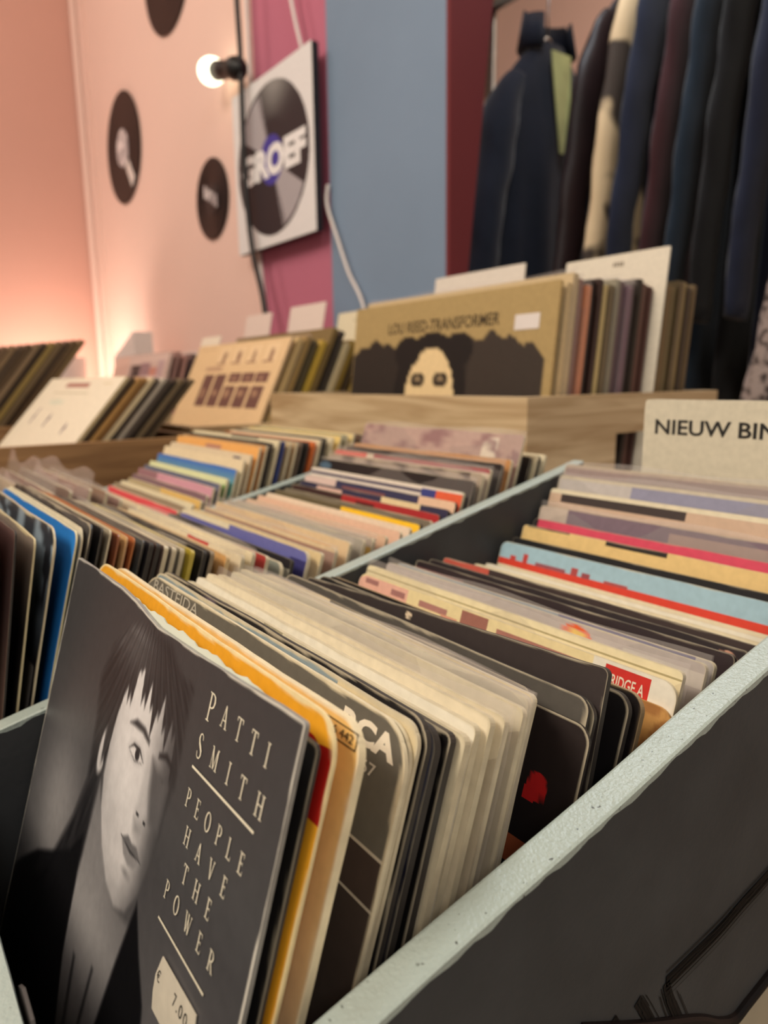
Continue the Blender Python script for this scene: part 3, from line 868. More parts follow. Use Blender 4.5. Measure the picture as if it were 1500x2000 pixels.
B = [
 (.0420, -.0545, 'salmon pink', (206, 160, 142), [('g', (190, 130, 140), .3, .8)], dict(edge=(220, 190, 160))),
 (.0480, -.0590, 'dark pink-backed', (96, 74, 70), [('g', (210, 176, 152), .2, .9)], {}),
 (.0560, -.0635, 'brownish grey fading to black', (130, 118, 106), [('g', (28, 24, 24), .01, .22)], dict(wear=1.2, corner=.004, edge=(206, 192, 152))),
 (.0640, -.0605, 'mottled blue-grey', (140, 156, 168), [('m', (50, 54, 62), 5, 0, 0, 0, 1, .2), ('g', (30, 28, 34), .08, .3), ('r', .86, .34, .97, .52, (122, 116, 110))], dict(wear=1.2, corner=.012)),
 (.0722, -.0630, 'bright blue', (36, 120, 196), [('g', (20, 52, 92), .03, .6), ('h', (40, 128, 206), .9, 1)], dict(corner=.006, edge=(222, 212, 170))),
 (.0752, -.0622, 'ivory-edged pale', CR, [], dict(corner=.008)),
 (.0788, -.0600, 'dark grey torn-topped', (76, 72, 70), [('m', (40, 36, 36), 6, 0, 0, 0, 1, .3)], dict(wear=1.3, corner=.005)),
 (.0826, -.0625, 'black', BK, [], {}),
 (.0862, -.0640, 'grey cream', (168, 156, 132), [], {}),
 (.0894, -.0665, 'reddish brown', (130, 72, 46), [], dict(edge=(150, 96, 66))),
 (.0928, -.0678, 'tan fading to orange', (196, 160, 116), [('h', (206, 166, 110), .8, 1), ('g', (150, 96, 60), .05, .3)], dict(edge=(190, 150, 110))),
 (.0962, -.0690, 'orange-brown', (170, 98, 56), [], dict(edge=(180, 112, 66))),
 (.0998, -.0705, 'slate grey', (76, 82, 82), [], {}),
 (.1035, -.0720, 'black broad', (40, 36, 40), [], {}),
 (.1075, -.0735, 'dark maroon brown', (84, 56, 52), [], {}),
 (.1110, -.0750, 'brown and grey', (116, 98, 90), [], {}),
 (.1145, -.0762, 'ash grey', (136, 126, 112), [], dict(p=1)),
 (.1185, -.0775, 'olive grey', (128, 120, 100), [], dict(p=1)),
 (.1235, -.0790, 'yellow olive', (190, 168, 58), [], dict(edge=(196, 176, 80))),
 (.1290, -.0800, 'black glossy', (30, 27, 28), [], {}),
 (.1335, -.0812, 'black brown-edged', (42, 36, 34), [], dict(edge=(150, 134, 110))),
 (.1410, -.0845, 'tan orange-cornered', (200, 172, 126), [('h', (214, 160, 96), .7, 1)], dict(edge=(214, 186, 140))),
 (.1480, -.0855, 'cream red-tipped', CR, [('r', .62, 0, .78, .04, (196, 72, 72))], dict(p=1)),
 (.1550, -.0850, 'warm white', (226, 212, 176), [], dict(p=1)),
 (.1620, -.0880, 'red and white', (206, 190, 170), [('r', .8, 0, 1, .05, (170, 60, 56))], {}),
 (.1700, -.0930, 'grey-green newsprint', (132, 138, 128), [('m', (190, 182, 156), 8, 0, 0, 0, 1, .2)], dict(corner=.006)),
 (.1770, -.0925, 'black thin', (30, 28, 32), [('r', 0, .03, 1, .06, (150, 146, 130))], {}),
 (.1870, -.0900, 'lavender blue', (104, 106, 168), [('r', 0, 0, .45, .02, CR), ('r', .9, .03, 1, .3, (60, 58, 110))], dict(corner=.006)),
 (.1950, -.0915, 'cream gold', (222, 198, 148), [], {}),
 (.2040, -.0910, 'mauve brown', (158, 124, 110), [('r', 0, 0, 1, .012, (214, 190, 150))], dict(p=1)),
 (.2140, -.0885, 'peach cream', (216, 190, 150), [('r', .5, .03, .9, .05, (222, 168, 92))], dict(p=1)),
 (.2220, -.0880, 'silver grey', (166, 160, 146), [('r', .3, .02, .7, .04, (130, 128, 132))], dict(p=1)),
 (.2300, -.0890, 'grey red-spotted', (172, 158, 144), [('e', .2, .04, .04, .03, (214, 104, 84)), ('r', .6, .03, 1, .06, (218, 178, 96))], dict(p=1)),
 (.2390, -.0888, 'black-lined pink', (216, 180, 150), [('r', .1, .018, .95, .036, (44, 38, 38))], {}),
 (.2480, -.0870, 'rose cream', (222, 184, 158), [('r', .2, .03, .5, .05, (180, 140, 130))], {}),
 (.2560, -.0860, 'pale rose white', (226, 206, 182), [], {}),
 (.2640, -.0845, 'olive and yellow split', (98, 88, 64), [('r', .52, .006, 1, .2, (244, 196, 44))], {}),
 (.2720, -.0840, 'grey olive', (120, 110, 92), [], {}),
 (.2800, -.0815, 'dark red and black', (60, 36, 34), [('r', .4, .0, 1, .08, (168, 42, 44)), ('r', .5, .015, .62, .04, (90, 28, 28))], {}),
 (.2860, -.0790, 'navy cream-patched', (52, 50, 76), [('r', .15, .01, .35, .05, (224, 186, 170)), ('r', .62, .0, .85, .04, (228, 206, 160))], {}),
 (.2920, -.0750, 'navy pink-patched', (56, 54, 84), [('r', .0, 0, .25, .04, (216, 190, 180)), ('r', .3, .02, .6, .04, (130, 80, 80)), ('r', .8, 0, 1, .04, (226, 190, 160))], {}),
 (.2985, -.0695, 'white orange-cornered', (222, 210, 196), [('r', 0, .016, 1, .028, (70, 64, 90)), ('r', .86, .01, 1, .09, (224, 96, 60)), ('r', .78, .01, .86, .06, (60, 66, 130))], {}),
 (.3070, -.0632, 'black blue-smudged', (36, 31, 32), [('e', .05, .03, .05, .02, (80, 104, 124))], dict(p=1)),
 (.3150, -.0595, 'grey patterned', (170, 154, 136), [('m', (90, 78, 72), 9, .1, 0, 0, 1, .2)], dict(p=1)),
 (.3220, -.0570, 'red-topped cream', (206, 190, 168), [('r', 0, 0, .25, .04, (210, 80, 66)), ('r', .3, 0, 1, .018, (160, 84, 86))], dict(p=1)),
 (.3320, -.0545, 'black narrow', (38, 32, 32), [], dict(p=1)),
 (.3400, -.0525, 'ochre', (190, 136, 84), [], {}),
 (.3525, -.0370, 'pale mauve tall', (186, 158, 148), [('r', .8, .02, .88, .16, (226, 214, 196)), ('m', (150, 116, 116), 5, .1, 0, 0, 1, .3)], dict(p=1)),
 (.3585, -.0520, 'soot black', (40, 36, 34), [], {}),
 (.3635, -.0520, 'pale cream rear', (226, 214, 176), [], {}),
 (.3680, -.0520, 'black and cream rear', (46, 42, 40), [('r', 0, 0, 1, .02, CR)], {}),
 (.3730, -.0515, 'rearmost ivory', (232, 222, 190), [], {}),
]
C = [
 (.0500, -.0700, 'smoke brown', (120, 100, 92), [], dict(p=1)), (.0640, -.0720, 'taupe', (150, 128, 112), [], dict(p=1)), (.0780, -.0730, 'dark taupe', (104, 88, 82), [], dict(p=1, up=0.016)),
 (.0920, -.0735, 'ivory taupe', (186, 164, 130), [], dict(p=1)), (.1050, -.0738, 'rose taupe', (150, 122, 114), [], dict(p=1, up=0.020)), (.1170, -.0735, 'ashen brown', (138, 116, 104), [], dict(p=1)),
 (.1290, -.0730, 'mauve taupe', (164, 136, 126), [], dict(p=1, up=0.014)), (.1400, -.0760, 'clay', (172, 142, 120), [], dict(p=1)), (.1500, -.0830, 'dusky pink', (176, 146, 136), [], dict(p=1)),
 (.1600, -.0900, 'oatmeal', (196, 176, 146), [], dict(p=1)), (.1700, -.0980, 'beige', (206, 188, 156), [], dict(p=1)),
 (.1780, -.1010, 'cream', (224, 206, 164), [], {}), (.1850, -.1000, 'pale gold', (226, 210, 172), [], {}),
 (.1910, -.0960, 'red', (212, 76, 84), [('g', (200, 70, 70), .02, .1)], {}), (.1980, -.0940, 'brown-grey', (150, 134, 110), [], {}), (.2040, -.0925, 'ivory white', (226, 214, 180), [], {}),
 (.2110, -.0905, 'yellow tan', (214, 178, 104), [('r', 0, 0, .5, .04, (176, 160, 124))], {}), (.2160, -.0870, 'purple-brown', (124, 96, 104), [], {}),
 (.2215, -.0815, 'pink', (202, 148, 164), [('r', 0, 0, .3, .04, (150, 110, 118))], {}), (.2270, -.0790, 'dark blue-grey', (96, 100, 122), [], {}),
 (.2330, -.0755, 'pale green', (214, 218, 170), [('r', .88, .03, 1, .3, (130, 166, 92))], {}), (.2420, -.0690, 'blue and green', (52, 112, 190), [('g', (120, 170, 150), .03, .09)], {}),
 (.2490, -.0620, 'sand', (222, 204, 170), [], {}), (.2560, -.0585, 'grey cream', (214, 196, 166), [('r', .82, .02, .9, .12, (50, 52, 92))], {}),
 (.2630, -.0525, 'orange', (230, 170, 96), [('r', .4, .02, .6, .05, (180, 130, 110))], {}), (.2690, -.0520, 'dark orange', (190, 140, 84), [], {}), (.2740, -.0500, 'black', (54, 48, 44), [], {}),
 (.2800, -.0480, 'ivory long', (224, 212, 176), [('r', .5, 0, .8, .012, (120, 120, 104))], {}), (.2850, -.0495, 'navy', (46, 58, 112), [], dict(edge=(60, 70, 120))), (.2910, -.0505, 'cream brown', (200, 176, 136), [], {}),
 (.2970, -.0510, 'tan', (180, 156, 122), [], {}), (.3030, -.0512, 'brown', (112, 92, 78), [], {}), (.3085, -.0515, 'jet', (36, 32, 32), [], {}),
 (.3140, -.0515, 'bright orange', (210, 110, 56), [], dict(edge=(206, 112, 62))), (.3200, -.0500, 'cream thin', (214, 200, 168), [], {}), (.3260, -.0490, 'dark', (60, 56, 54), [], {}),
 (.3330, -.0485, 'light cream', (220, 206, 170), [], {}), (.3410, -.0480, 'straw yellow', (224, 198, 126), [], {}), (.3480, -.0475, 'green-grey', (140, 138, 116), [], {}), (.3550, -.0470, 'butter', (226, 204, 144), [], {}),
 (.3630, -.0480, 'chocolate', (92, 72, 60), [], {}),
]
LEAN = 17.5
CT, SN = math.cos(math.radians(LEAN)), math.sin(math.radians(LEAN))

def portrait_single(yt, zt, gap, lean):
    t = min(0.0012, gap * 0.6)
    dec = []
    dec.append(serif('PATTI', 135.6, 169.0, 8.8, 5.5, TX, 7.3))
    dec.append(serif('SMITH', 134.6, 171.4, 19.7, 5.3, TX, 6.5))
    dec.append(poly([(134.2, 28.6), (169.6, 28.2), (169.6, 28.85), (134.2, 29.25)], TX))
    dec.append(serif('PEOPLE', 134.8, 168.6, 34.2, 4.7, TX))
    dec.append(serif('HAVE', 138.4, 163.6, 42.4, 4.6, TX))
    dec.append(serif('THE', 141.8, 159.0, 50.2, 4.7, TX))
    dec.append(serif('POWER', 134.2, 165.4, 58.6, 4.6, TX))
    dec.append(poly([(134.0, 68.4), (163.8, 68.4), (163.8, 69.0), (134.0, 69.0)], TX))
    o = sleeve('record_sleeve', -0.208, 0.180, 0.180, yt, zt, lean, t, (portrait, [], []), 5, edge=(206, 202, 190), rim=(150, 148, 142), wear=0.8, corner=0.0012,
               wave=0.00025, bulge=0.0, res=330, decals=dec, mat=M_GLOSS, back=BK,
               dip=([0, .30, .40, .52, .60, .72, .84, .93, 1], [0, 0, .0008, .0034, .0030, .0024, .0014, .0003, 0]))
    tag(o, 'black-and-white portrait single sleeve with white serif lettering, at the front of the nearest bin', 'record', 'singles in the nearest bin')
    # white inner sleeve showing along the torn top edge
    n = 60; v = []; f = []
    for i in range(n + 1):
        u = i / n
        top = 0.1787 + 0.0004 * math.sin(i * 0.9) + 0.0003 * math.sin(i * 2.3) - (0.0012 if u < .3 or u > .92 else 0)
        for z in (0.002, 0.15, top):
            v.append((-0.0885 + 0.177 * u, 0.0001, z)); 
    for i in range(n):
        for k in range(2):
            a = i * 3 + k; f.append((a, a + 3, a + 4, a + 1))
    nv = len(v); v += [(x, y + 0.0003, z) for x, y, z in v]
    f += [tuple(j + nv for j in q)[::-1] for q in f]
    c = mesh_obj('inner_sleeve', v, f, simple('white_paper', (216, 220, 204), 0.7, 0.2, 0.03), parent=o)
    c.location.y = t / 2 + 0.0002
    c['label'] = 'white paper inner sleeve'
    # price sticker
    pts = np.array([(141.9, 74.0), (163.0, 73.9), (164.5, 80.5), (163.2, 87.0), (142.0, 87.2), (140.6, 83.6), (140.2, 79.6)])
    fr = lambda q: np.stack([q[:, 0] / 1000 - 0.09, np.full(len(q), -t / 2 - 0.0008), 0.18 - q[:, 1] / 1000], -1)
    P = fr(pts); V = list(map(tuple, P)) + [(x, y + 0.00025, z) for x, y, z in P]
    k = len(P)
    F = [tuple(range(k))[::-1], tuple(range(k, 2 * k))] + [(i, (i + 1) % k, k + (i + 1) % k, k + i) for i in range(k)]
    cols = [lin((206, 198, 180))] * (k * 2 + 4 * k)
    for s, x, y, w, h in (('€', 141.2, 77.3, 1.9, 2.9), ('7', 151.6, 76.4, 1.4, 3.1), ('.', 153.9, 79.0, .5, .5), ('0', 155.2, 76.4, 1.9, 3.1), ('0', 157.9, 76.4, 1.9, 3.1)):
        dv, df, _ = sans(s, x, y, w, h, BK)
        b = len(V); q = fr(dv); q[:, 1] -= 0.0001
        V += list(map(tuple, q))
        for face in df:
            F.append(tuple(j + b for j in face)); cols += [lin((28, 26, 26))] * len(face)
    L = np.hstack([np.array(cols), np.ones((len(cols), 1))])
    s = mesh_obj('price_sticker', V, F, M_CARD, colors=L, parent=o)
    s['label'] = 'white price sticker marked € 7.00'
    return o

def build_bin(lst, xc, binname, group, seed0, res):
    items = sorted(lst, key=lambda q: q[0] * CT - q[1] * SN)
    off = [q[0] * CT - q[1] * SN for q in items]
    for i in range(1, len(off)):
        off[i] = max(off[i], off[i - 1] + 0.0016)
    env = []
    for i, (y, z, desc, base, spec, op) in enumerate(items):
        gap = off[i + 1] - off[i] if i + 1 < len(off) else 0.004
        gapb = off[i] - off[i - 1] if i else 0.004
        yt = (off[i] + z * SN) / CT
        ln = min(LEAN, math.degrees(math.asin(min(0.5, max(0.02, (yt - 0.0172 - 0.0024 * i) / 0.18)))))
        env.append((yt - 0.18 * math.sin(math.radians(ln)), z - 0.18 * math.cos(math.radians(ln)) - (.010 if 'roll' in op else 0)))
        if desc == 'P':
            portrait_single(yt, z, gap, ln); continue
        g = min(gap, gapb)
        t = min(0.0020, g * 0.62) if ln > LEAN - .01 else 0.0008
        mat = M_GLOSS if op.get('p') or (i % 3 == 0) else M_CARD
        edge = op.get('edge', (206, 194, 164) if sum(base) > 300 else (172, 162, 140))
        rim = None if (sum(base) > 300 or 'edge' in op) else (62, 58, 54)
        w = op.get('w', 0.180)
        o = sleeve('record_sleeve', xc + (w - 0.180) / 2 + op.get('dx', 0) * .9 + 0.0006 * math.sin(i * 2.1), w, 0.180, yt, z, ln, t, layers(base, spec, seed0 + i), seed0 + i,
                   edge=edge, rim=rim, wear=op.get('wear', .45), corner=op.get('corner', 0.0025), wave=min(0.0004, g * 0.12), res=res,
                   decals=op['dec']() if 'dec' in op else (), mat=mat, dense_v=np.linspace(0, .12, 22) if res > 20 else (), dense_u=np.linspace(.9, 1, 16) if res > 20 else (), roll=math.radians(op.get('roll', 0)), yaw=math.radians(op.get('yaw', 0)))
        tag(o, f'{desc} single sleeve, {ordw(i)} from the front in the {binname} bin', 'record', group)
        if op.get('p'):
            plastic_for(o, w, 0.180, t, seed0 + i, op.get('up', 0.0035))
    # bent board under the sleeves, following their lower edges
    ys = np.linspace(0.0155, 0.383, 24)
    zs = []
    for y in ys:
        zz = [z for (yy, z) in env if abs(yy - y) < 0.02]
        zs.append(min(zz) if zz else None)
    last = [z for z in zs if z is not None]
    zs = [z if z is not None else last[-1] for z in zs]
    for _ in range(1):
        zs = [min(zs[max(i - 1, 0)], zs[i], zs[min(i + 1, len(zs) - 1)]) for i in range(len(zs))]
    mb = MB()
    rings = [[(xc - 0.0915, y, z - 0.0005), (xc + 0.0915, y, z - 0.0005), (xc + 0.0915, y, z - 0.0025), (xc - 0.0915, y, z - 0.0025)] for y, z in zip(ys, zs)]
    mb.rings(rings).build('bin_floor', M_DARK, bin_)

build_bin(A, -0.208, 'nearest', 'singles in the nearest bin', 100, 46)
build_bin(B, -0.408, 'middle', 'singles in the middle bin', 300, 22)
build_bin(C, -0.610, 'left', 'singles in the left bin', 500, 12)

# dark tab in front of the portrait single
o = mesh_obj('card_tab', *(lambda m: (m.v, m.f))(MB().rings([[(x * 0.5, y, z) for x, z in ((-.022, 0), (.022, 0), (.022, .066), (.016, .070), (-.004, .0705), (-.018, .066))] for y in (0.0, 0.0008)])), simple('dark_grey_card', (74, 70, 68), 0.6, 0.3, 0.08), loc=(-0.163, 0.0158, -0.2085), rot=(0, 0, 0))
tag(o, 'dark grey card tab peeping up at the bottom left, inside the front board', 'card')

# NIEUW BINNEN divider card
f3 = layers((214, 206, 184), [('m', (206, 172, 150), 9, .35, .05, .4, .25, .8)], 3)
o = sleeve('divider_card', -0.180, 0.1385, 0.150, 0.3800, -0.0135, 0.0, 0.0012, f3, 77, edge=(226, 220, 200), wear=.4, corner=0.003, res=20,
           decals=[sans('NIEUW BINNEN', 7.6, 11.6, 98, 8.6, (44, 42, 40), .022)])
tag(o, 'white divider card lettered NIEUW BINNEN behind the nearest bin', 'divider card')

# ------------------------------------------------------------------ wooden crates and their LPs
def crate(x0, x1, y0, y1, zr, mat, label, thick=0.012, hole=None, zb=-0.2945):
    t = empty('wooden_crate', ((x0 + x1) / 2, (y0 + y1) / 2, zb), label, 'crate')
    MB().box(x0, x1, y0, y0 + thick, zb, zr).build('front_board', mat, t)
    MB().box(x0, x1, y1 - thick, y1, zb, zr).build('back_board', mat, t)
    a, b = y0 + thick, y1 - thick
    MB().box(x0, x0 + thick, a, b, zb, zr).build('side_board', mat, t)
    if hole:
        h0, h1, z0, z1 = hole
        m = MB().box(x1 - thick, x1, a, h0, zb, zr).box(x1 - thick, x1, h1, b, zb, zr)
        m.box(x1 - thick, x1, h0, h1, z1, zr).box(x1 - thick, x1, h0, h1, zb, z0).build('side_board', mat, t)
    else:
        MB().box(x1 - thick, x1, a, b, zb, zr).build('side_board', mat, t)
    MB().box(x0 + thick, x1 - thick, a, b, zb, zb + 0.010).build('bottom_board', mat, t)
    return t
crate(-0.845, -0.400, 0.444, 0.738, -0.016, M_WOOD, 'pine crate with hand hole, holding the gold-covered LP', hole=(0.565, 0.655, -0.100, -0.052))
crate(-1.215, -0.8455, 0.333, 0.738, -0.055, M_WOOD, 'wooden crate holding the LP with rows of small pictures')
crate(-1.195, -0.792, -0.030, 0.330, -0.062, M_WOODD, 'brown wooden crate holding the white LP at the left edge')
crate(-1.590, -1.200, -0.060, 0.330, -0.070, M_WOODD, 'wooden crate at far left, holding dark brown leaning LPs')
crate(-1.590, -1.220, 0.333, 0.738, -0.070, M_WOOD, 'wooden crate by the salmon wall, holding the pink-edged LPs')

def lp(xr, yt, zt, lean, t, base, spec, seed, label, group, edge, w=0.315, h=0.315, res=10, dec=(), p=False, yaw=0.0, mat=None):
    o = sleeve('record_album', xr - w / 2, w, h, yt, zt, lean, t, layers(base, spec, seed) if not callable(base) else (base, [], []), seed, edge=edge, wear=.8, corner=.002, wave=.0002,
               res=res, decals=dec, mat=mat or (M_GLOSS if seed % 2 else M_CARD), yaw=yaw)
    tag(o, label, 'record', group)
    if p: plastic_for(o, w, h, t, seed, 0.005)
    return o

# gold cover: dark hair and coat shape with a pale face, generic print
def gold_cover(U, V):
    X = U * 315; Y = V * 315
    C = np.zeros(U.shape + (3,)); C[:] = lin((172, 148, 100))
    wav = 45 + 3.5 * np.sin(X * .10) + 2.5 * np.sin(X * .23 + 1) + 22 * np.clip((X - 255) / 45, 0, 1) ** 2 + 8 * np.clip((18 - X) / 18, 0, 1)
    dk = (Y > wav) & (X < 304)
    C[dk] = lin((44, 38, 34))
    C[dk & (X > 205)] = lin((58, 50, 44))
    C[((X - 146) / 58) ** 2 + ((Y - 96) / 60) ** 2 < 1] = lin((28, 24, 23))
    C[((X - 147) / 40) ** 2 + ((Y - 108) / 56) ** 2 < 1] = lin((230, 204, 156))
    C[(((X - 106) / 22) ** 2 + ((Y - 56) / 18) ** 2 < 1) | (((X - 190) / 20) ** 2 + ((Y - 56) / 18) ** 2 < 1)] = lin((28, 24, 23))
    for ex in (127, 165):
        C[((X - ex) / 12) ** 2 + ((Y - 86) / 8.5) ** 2 < 1] = lin((40, 32, 28))
        C[((X - ex) / 5) ** 2 + ((Y - 85) / 3) ** 2 < 1] = lin((150, 130, 100))
    C[((X - 147) / 7) ** 2 + ((Y - 106) / 2.6) ** 2 < 1] = lin((150, 122, 90))
    C[((X - 147) / 13) ** 2 + ((Y - 124) / 4) ** 2 < 1] = lin((90, 60, 50))
    return C
G1 = 'albums in the pine crate'
o = lp(-0.425, 0.514, 0.084, 7.0, 0.003, gold_cover, [], 601, 'gold LP cover with a pale face under black hair, front of the pine crate', G1, (176, 150, 100), res=110,
       dec=[sans('LOU REED-TRANSFORMER', 68, 22, 176, 12.5, (56, 44, 30), .015)], mat=M_CARD)
mb = MB().rings([[(x, y, z) for x, z in ((.107, .274), (.137, .274), (.137, .288), (.107, .288))] for y in (-.0022, -.0016)])
s = mesh_obj('price_sticker', mb.v, mb.f, M_WHITE, parent=o)
s['label'] = 'white price sticker'
cols1 = [((214, 190, 146), 'broad cream'), ((196, 176, 140), 'plastic-wrapped cream'), ((150, 120, 112), 'pinkish brown'), ((206, 138, 104), 'salmon orange'), ((40, 28, 26), 'black-brown'), ((60, 44, 40), 'dark chocolate'),
         ((206, 186, 132), 'short cream-tagged'), ((112, 100, 76), 'olive brown'), ((142, 136, 118), 'stone grey'), ((98, 76, 82), 'dull purple'), ((128, 104, 116), 'shiny lilac'), ((58, 40, 38), 'dark cocoa'),
         ((52, 44, 38), 'smoky black'), ((92, 56, 48), 'oxblood brown'), ((76, 44, 40), 'maroon'), ((150, 124, 104), 'light taupe'), ((158, 136, 110), 'tan'), ((120, 100, 66), 'mustard olive'), ((134, 118, 86), 'khaki'),
         ((96, 84, 60), 'dark khaki'), ((142, 124, 88), 'straw'), ((70, 60, 48), 'sepia'), ((110, 94, 68), 'moss')]
for i, (c, nm) in enumerate(cols1):
    y = 0.524 + i * 0.0088 + 0.004 * (i >= 15) + 0.004 * (i >= 18)
    t = 0.0062 + 0.0010 * math.sin(i * 2.0)
    z = 0.083 + 0.0035 * math.sin(i * 1.7) + (0.004 if i in (1, 2) else 0) + 0.0005 * i
    lp(-0.4255 + 0.0015 * math.sin(i * 2.7), y, z, 7.0, t, c, [], 610 + i, f'{nm} LP edge, {ordw(i)} behind the gold cover in the pine crate', G1, c, p=i in (1, 2, 3, 8, 9, 10, 11))
def tabcard(x0, x1, y, z, label, h=0.30, dec=(), lean=7.0, col=(226, 218, 200), seed=0):
    o = sleeve('divider_card', (x0 + x1) / 2, x1 - x0, h, y, z, lean, 0.0015, layers(col, [], seed), 900 + seed, edge=(232, 226, 210), wear=.3, corner=.002, res=8, decals=dec, wave=0.0)
    tag(o, label, 'divider card')
tabcard(-0.799, -0.630, 0.6908, 0.1390, 'white divider card standing above the gold LP, before the blue wall', h=0.36, seed=1, lean=7, col=(224, 216, 204))
tabcard(-0.540, -0.414, 0.6588, 0.1240, 'white divider card among the pine crate albums, tallest in front of the jackets', h=0.355, seed=2, dec=[*[poly([(62 + k * 3.4, 8), (64.4 + k * 3.4, 8), (64.4 + k * 3.4, 12.5), (62 + k * 3.4, 12.5)], (140, 128, 112)) for k in range(4)]])

# crate of the eight-picture album
rows = [('r', .04, .025, .24, .028, (170, 136, 104))]
for k in range(4):
    x = .30 + k * .165
    rows += [('r', x, .024, x + .13, .118, (230, 200, 158)), ('e', x + .075, .075, .026, .036, (140, 102, 82)), ('r', x + .01, .106, x + .11, .118, (170, 134, 106))]
rows += [('r', .20, .128, .40, .15, (182, 146, 118))]
for k in range(3):
    x = .52 + k * .14
    rows += [('r', x, .165, x + .125, .215, (112, 76, 68)), ('e', x + .06, .19, .022, .016, (176, 138, 110))]
for k in range(5):
    x = .22 + k * .145
    rows += [('r', x, .232 if k > 1 else .17, x + .12, .34, (108, 74, 66)), ('e', x + .05, .27, .03, .024, (176, 138, 108))]
G2 = 'albums in the crate with the picture rows'
lp(-0.862, 0.492, 0.058, 26.0, 0.004, (222, 190, 146), rows, 651, 'tan LP cover with two rows of small brown pictures, left of the gold LP', G2, (196, 168, 130), res=30, mat=M_CARD)
pal = [(196, 170, 120), (150, 124, 76), (92, 84, 62), (186, 156, 66), (120, 100, 60), (70, 64, 58), (196, 180, 140), (140, 116, 52), (84, 70, 52), (170, 142, 72), (110, 94, 66), (206, 190, 150), (96, 80, 50)]
pn = ['buff', 'brown-gold', 'dark olive', 'yellow-gold', 'umber', 'charcoal', 'oat', 'bronze', 'dark brown', 'golden', 'drab olive', 'ivory', 'deep umber']
for i in range(13):
    lp(-0.863 + 0.002 * math.sin(i * 2.2), 0.505 + i * 0.0125 + (0.0068 if i in (4, 5) else 0), 0.057 + 0.003 * math.sin(i * 1.9) - 0.0006 * i + (0.014 if i in (4, 5) else 0), 26.0, 0.0075, pal[i], [], 660 + i,
       f'{pn[i]} LP edge, {ordw(i)} behind the cover with picture rows', G2, pal[i], p=i in (1, 6))
tabcard(-1.33, -1.225, 0.655, 0.126, 'small white divider card before the wall, left of the others', h=0.22, seed=3, lean=12, col=(224, 206, 196))
tabcard(-1.197, -1.075, 0.680, 0.133, 'white divider card below the black hanging cable', h=0.28, seed=4, lean=12, col=(226, 210, 200))
tabcard(-1.06, -0.895, 0.696, 0.112, 'cream divider card with a line of print beside the gold LP', h=0.27, seed=5, lean=12, col=(226, 216, 186), dec=[*[poly([(50 + k * 8, 13), (56 + k * 8, 13), (56 + k * 8, 17), (50 + k * 8, 17)], (186, 176, 146)) for k in range(9)]])

# crate of the white album
G3 = 'albums in the crate at the left edge'
wl = [('r', .32, .028, .64, .052, (170, 120, 108)), ('r', .20, .078, .70, .084, (190, 180, 154)), ('e', .20, .21, .016, .045, (120, 104, 120)), ('e', .44, .22, .018, .042, (110, 96, 112)), ('e', .74, .25, .018, .034, (110, 96, 112)), ('r', .80, .03, .9, .036, (200, 184, 150)), ('e', .36, .13, .12, .02, (206, 206, 186))]
lp(-0.818, 0.2510, 0.0060, 41.0, 0.004, (226, 214, 192), wl, 701, 'white LP cover with a small brown title, leaning in the brown crate', G3, (200, 180, 140), res=30, yaw=math.radians(2.0), mat=M_CARD)
pal3 = [(70, 54, 36), (176, 134, 78), (150, 112, 64), (206, 188, 150), (96, 86, 76), (190, 180, 164), (84, 74, 66), (60, 50, 42), (110, 94, 70), (74, 62, 50), (100, 84, 62)]
pn3 = ['dark brown', 'honey brown', 'amber', 'pale plastic-wrapped', 'grey', 'silvery', 'dim grey', 'blackish', 'dusty olive', 'bark brown', 'hazel']
for i in range(11):
    lp(-0.823 + 0.002 * math.sin(i * 2.5), 0.2625 + i * 0.0070, 0.0055 - 0.0003 * i, 41.0, 0.0040, pal3[i], [], 710 + i, f'{pn3[i]} LP edge, {ordw(i)} behind the white cover', G3, pal3[i], p=i in (3, 5))
G4 = 'albums in the far left crate'
pal4 = [(150, 120, 92), (88, 60, 40), (70, 48, 34), (104, 82, 60), (120, 98, 72), (92, 74, 56), (84, 66, 46), (128, 106, 80), (74, 60, 46), (140, 118, 66), (110, 92, 66), (86, 68, 50), (96, 76, 52), (120, 98, 66)]
pn4 = ['light brown', 'chestnut', 'dark chestnut', 'walnut', 'fawn', 'mocha', 'coffee', 'pale walnut', 'espresso', 'old gold', 'dun', 'russet brown', 'cedar', 'camel']
for i in range(14):
    lp(-1.224 + 0.002 * math.sin(i * 2.1), 0.168 + i * 0.0112, 0.052 + 0.0012 * i, 38.0, 0.0070, pal4[i], [], 740 + i, f'{pn4[i]} LP edge, {ordw(i)} from the front in the far left crate', G4, pal4[i])
G5 = 'albums by the salmon wall'
pk = [('r', .0, 0, .30, 1, (222, 184, 170)), ('r', .36, .06, .55, .5, (60, 44, 46)), ('r', .55, .05, .72, .5, (150, 112, 122)), ('r', .72, .08, .84, .5, (206, 130, 110)), ('r', .84, .04, .95, .5, (190, 160, 164))]
pal5 = [(214, 186, 176), (150, 116, 110), (196, 150, 140), (90, 74, 74), (206, 190, 184), (130, 96, 90)]
pn5 = ['pink-edged patchwork', 'rosy brown', 'blush', 'dark plum', 'frosted white', 'brick']
for i in range(6):
    lp(-1.237 + 0.002 * math.sin(i * 2.3), 0.462 + i * 0.014, 0.050 + 0.003 * math.sin(i * 2), 18.0, 0.006, pal5[i], pk if i == 0 else [], 780 + i, f'{pn5[i]} LP, {ordw(i)} from the front before the salmon wall', G5, pal5[i], w=0.31, res=16, p=i in (0, 4))
tabcard(-1.330, -1.245, 0.560, 0.082, 'short white card above the pink-edged LP', h=0.12, seed=6, lean=20, col=(232, 220, 200))

